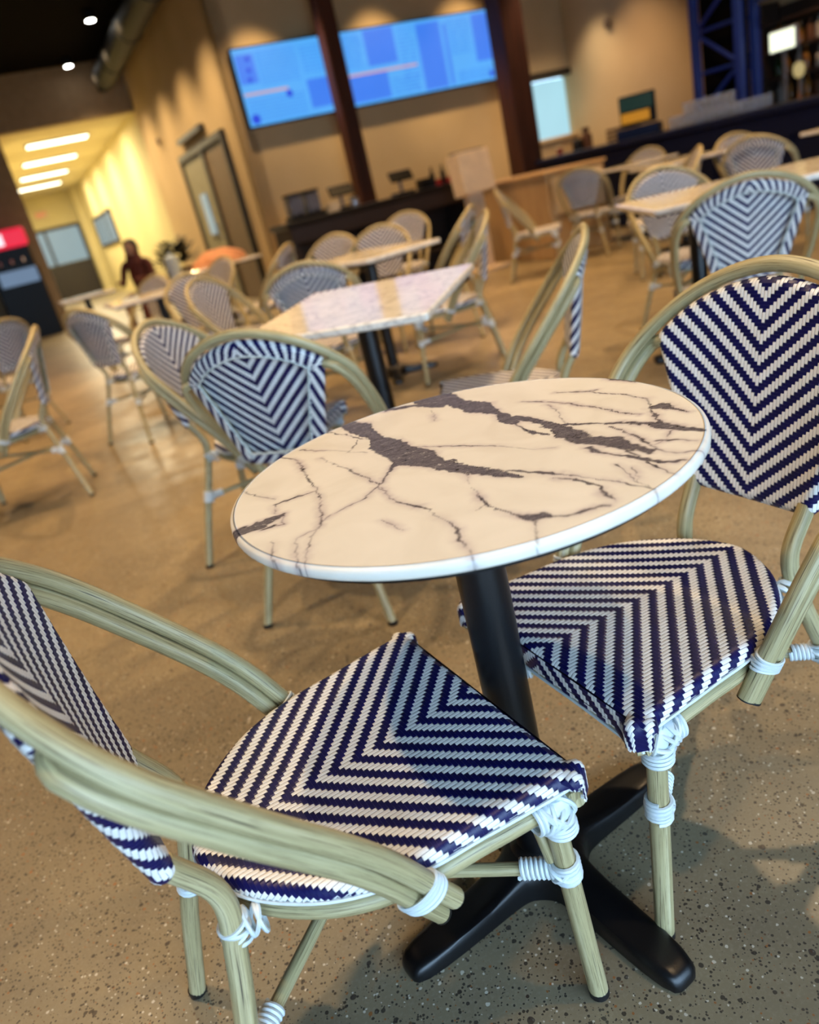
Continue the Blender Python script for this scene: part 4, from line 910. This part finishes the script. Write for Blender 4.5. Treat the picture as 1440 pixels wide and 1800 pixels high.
            ring(w, c+np.array(off)*[1.15, 1, 1.15], ax, R*1.13, .0031, sq)
        w.lathe([(.0, -.026), (.0165, -.022), (.0175, 0), (.0175, .008), (.012, .0155), (0, .017)], tuple(c), 18); w.lathe([(.0, -.006), (.0165, -.004), (.017, .014), (.015, .03), (.0, .031)], tuple(c), 18, mt=Matrix.Rotation(-PI/2, 3, 'Y'))
        w.obj('binding', M['cord'], o)
        w = MB(); P = HH[-5:-1]*k; p = HH[-3]; d = HH[-2]-HH[-4]; d = d/np.linalg.norm(d); Dm = D[-3]; cc = (p+Dm*.0119)*k; dk_ = d*k
        for q in range(4):
            ring(w, cc+dk_*(-.0085+.0060*q), dk_+np.array([0, .12*(q-1.5), 0]), .0152, .0026, 1.72, 30, up=Dm*k)
        for q in (-1, 1): ring(w, cc*[1, .955, 1]+dk_*.002*q, dk_+np.array([0, .0, .4*q]), .017, .0028, 1.6, 30, up=(Dm+np.array([0, -.9, 0]))*k)
        w.obj('binding', M['cord'], o)
        w = MB(); c = (bd+[.0, 0, -.012])*k; rr = np.array((-.128, .112, zr))*k; dv = (rr-c); dv /= np.linalg.norm(dv)
        for q in range(4): ring(w, c+np.array([-.003*q*0, 0, -.014+.0068*q]), np.array([.25*(-1)**q, 0, 1]), .0165, .0028)
        for q in range(3): ring(w, c+dv*(.016+.007*q), dv+np.array([0, 0, .35*(-1)**q]), .0165, .0028)
        w.obj('binding', M['cord'], o)
    return o
proto = build_chair(); index_kids(proto)
CHAIRS = [
 ((-.183, .791, .427), 'near left chair with its arm crossing the lower left of the picture'),
 ((.348, 1.028, -2.750), 'near right chair facing the table with a bold zigzag backrest'),
 ((-.197, 2.148, 1.171), 'chair seen from behind just beyond the round table, pale piping outlining its back'),
 ((1.48, 2.992, 1.267), 'light blue-looking chair back at the right, directly behind the near right chair'),
 ((-.195, 4.14, 1.468), 'chair seen from behind at the far side of the lavender table'),
 ((-.43, 2.63, -.30), 'chair with a pale front-facing back overlapped by the piped chair back'),
 ((.412, 2.412, 2.923), 'chair seen edge-on right above the round table'),
 ((.518, 4.527, 3.06), 'edge-on chair at the right end of the lavender table'),
 ((.63, 5.62, 2.74), 'edge-on chair one row behind the other edge-on one, left of the plywood cabinet'),
 ((-1.87, 3.92, 3.40), 'edge-on chair at the left edge with its rear leg reaching far right'),
 ((-2.72, 5.9, 2.60), 'chair behind the left edge-on chair, its hoop arching over it'),
 ((-1.44, 4.95, .95), 'chair seen from behind at left with sunlit floor under its seat'),
 ((1.807, 4.16, -1.50), 'front-facing chair behind the long right table'),
 ((3.46, 6.60, -1.45), 'far front-facing chair by the bar, overlapped by another chair back'),
 ((3.10, 5.75, .75), 'far rear-facing chair by the bar with its back pattern still visible'),
 ((2.50, 8.05, 1.0), 'small rear-facing chair just right of the plywood cabinet'),
 ((1.79, 7.57, -.289), 'edge-on chair standing against the plywood cabinet'),
 ((-.204, 6.179, -2.1), 'dim chair left of the pair behind the second table'),
 ((.17, 5.75, -2.0), 'front-facing chair behind the second table'),
 ((.50, 7.3, -2.0), 'chair whose hoop rises behind the front-facing chair at the second table'),
 ((-.735, 6.944, 2.807), 'dark-looking chair below the left end of the black service counter'),
 ((-.62, 4.62, -.42), 'chair left of the rear-facing one at the lavender table, back turned to the right'),
 ((-.98, 5.55, -.95), 'chair right of the yellow-edged table'),
 ((-1.35, 7.45, -2.401), 'far chair behind the yellow-edged table at its right end'),
 ((-1.90, 7.15, -2.208), 'far chair behind the yellow-edged table at its left end'),
 ((2.45, 6.1, 2.9), 'chair whose crossed arm tubes poke up behind the front-facing chair'),
 ((3.35, 8.95, -2.4), 'farthest chair at the small table before the navy bar'),
]
for i, ((x, y, a), lab) in enumerate(CHAIRS):
    c = proto if i == 0 else copy_tree(proto)
    c.location = (x, y, 0); c.rotation_euler = (0, 0, a); c['label'] = lab
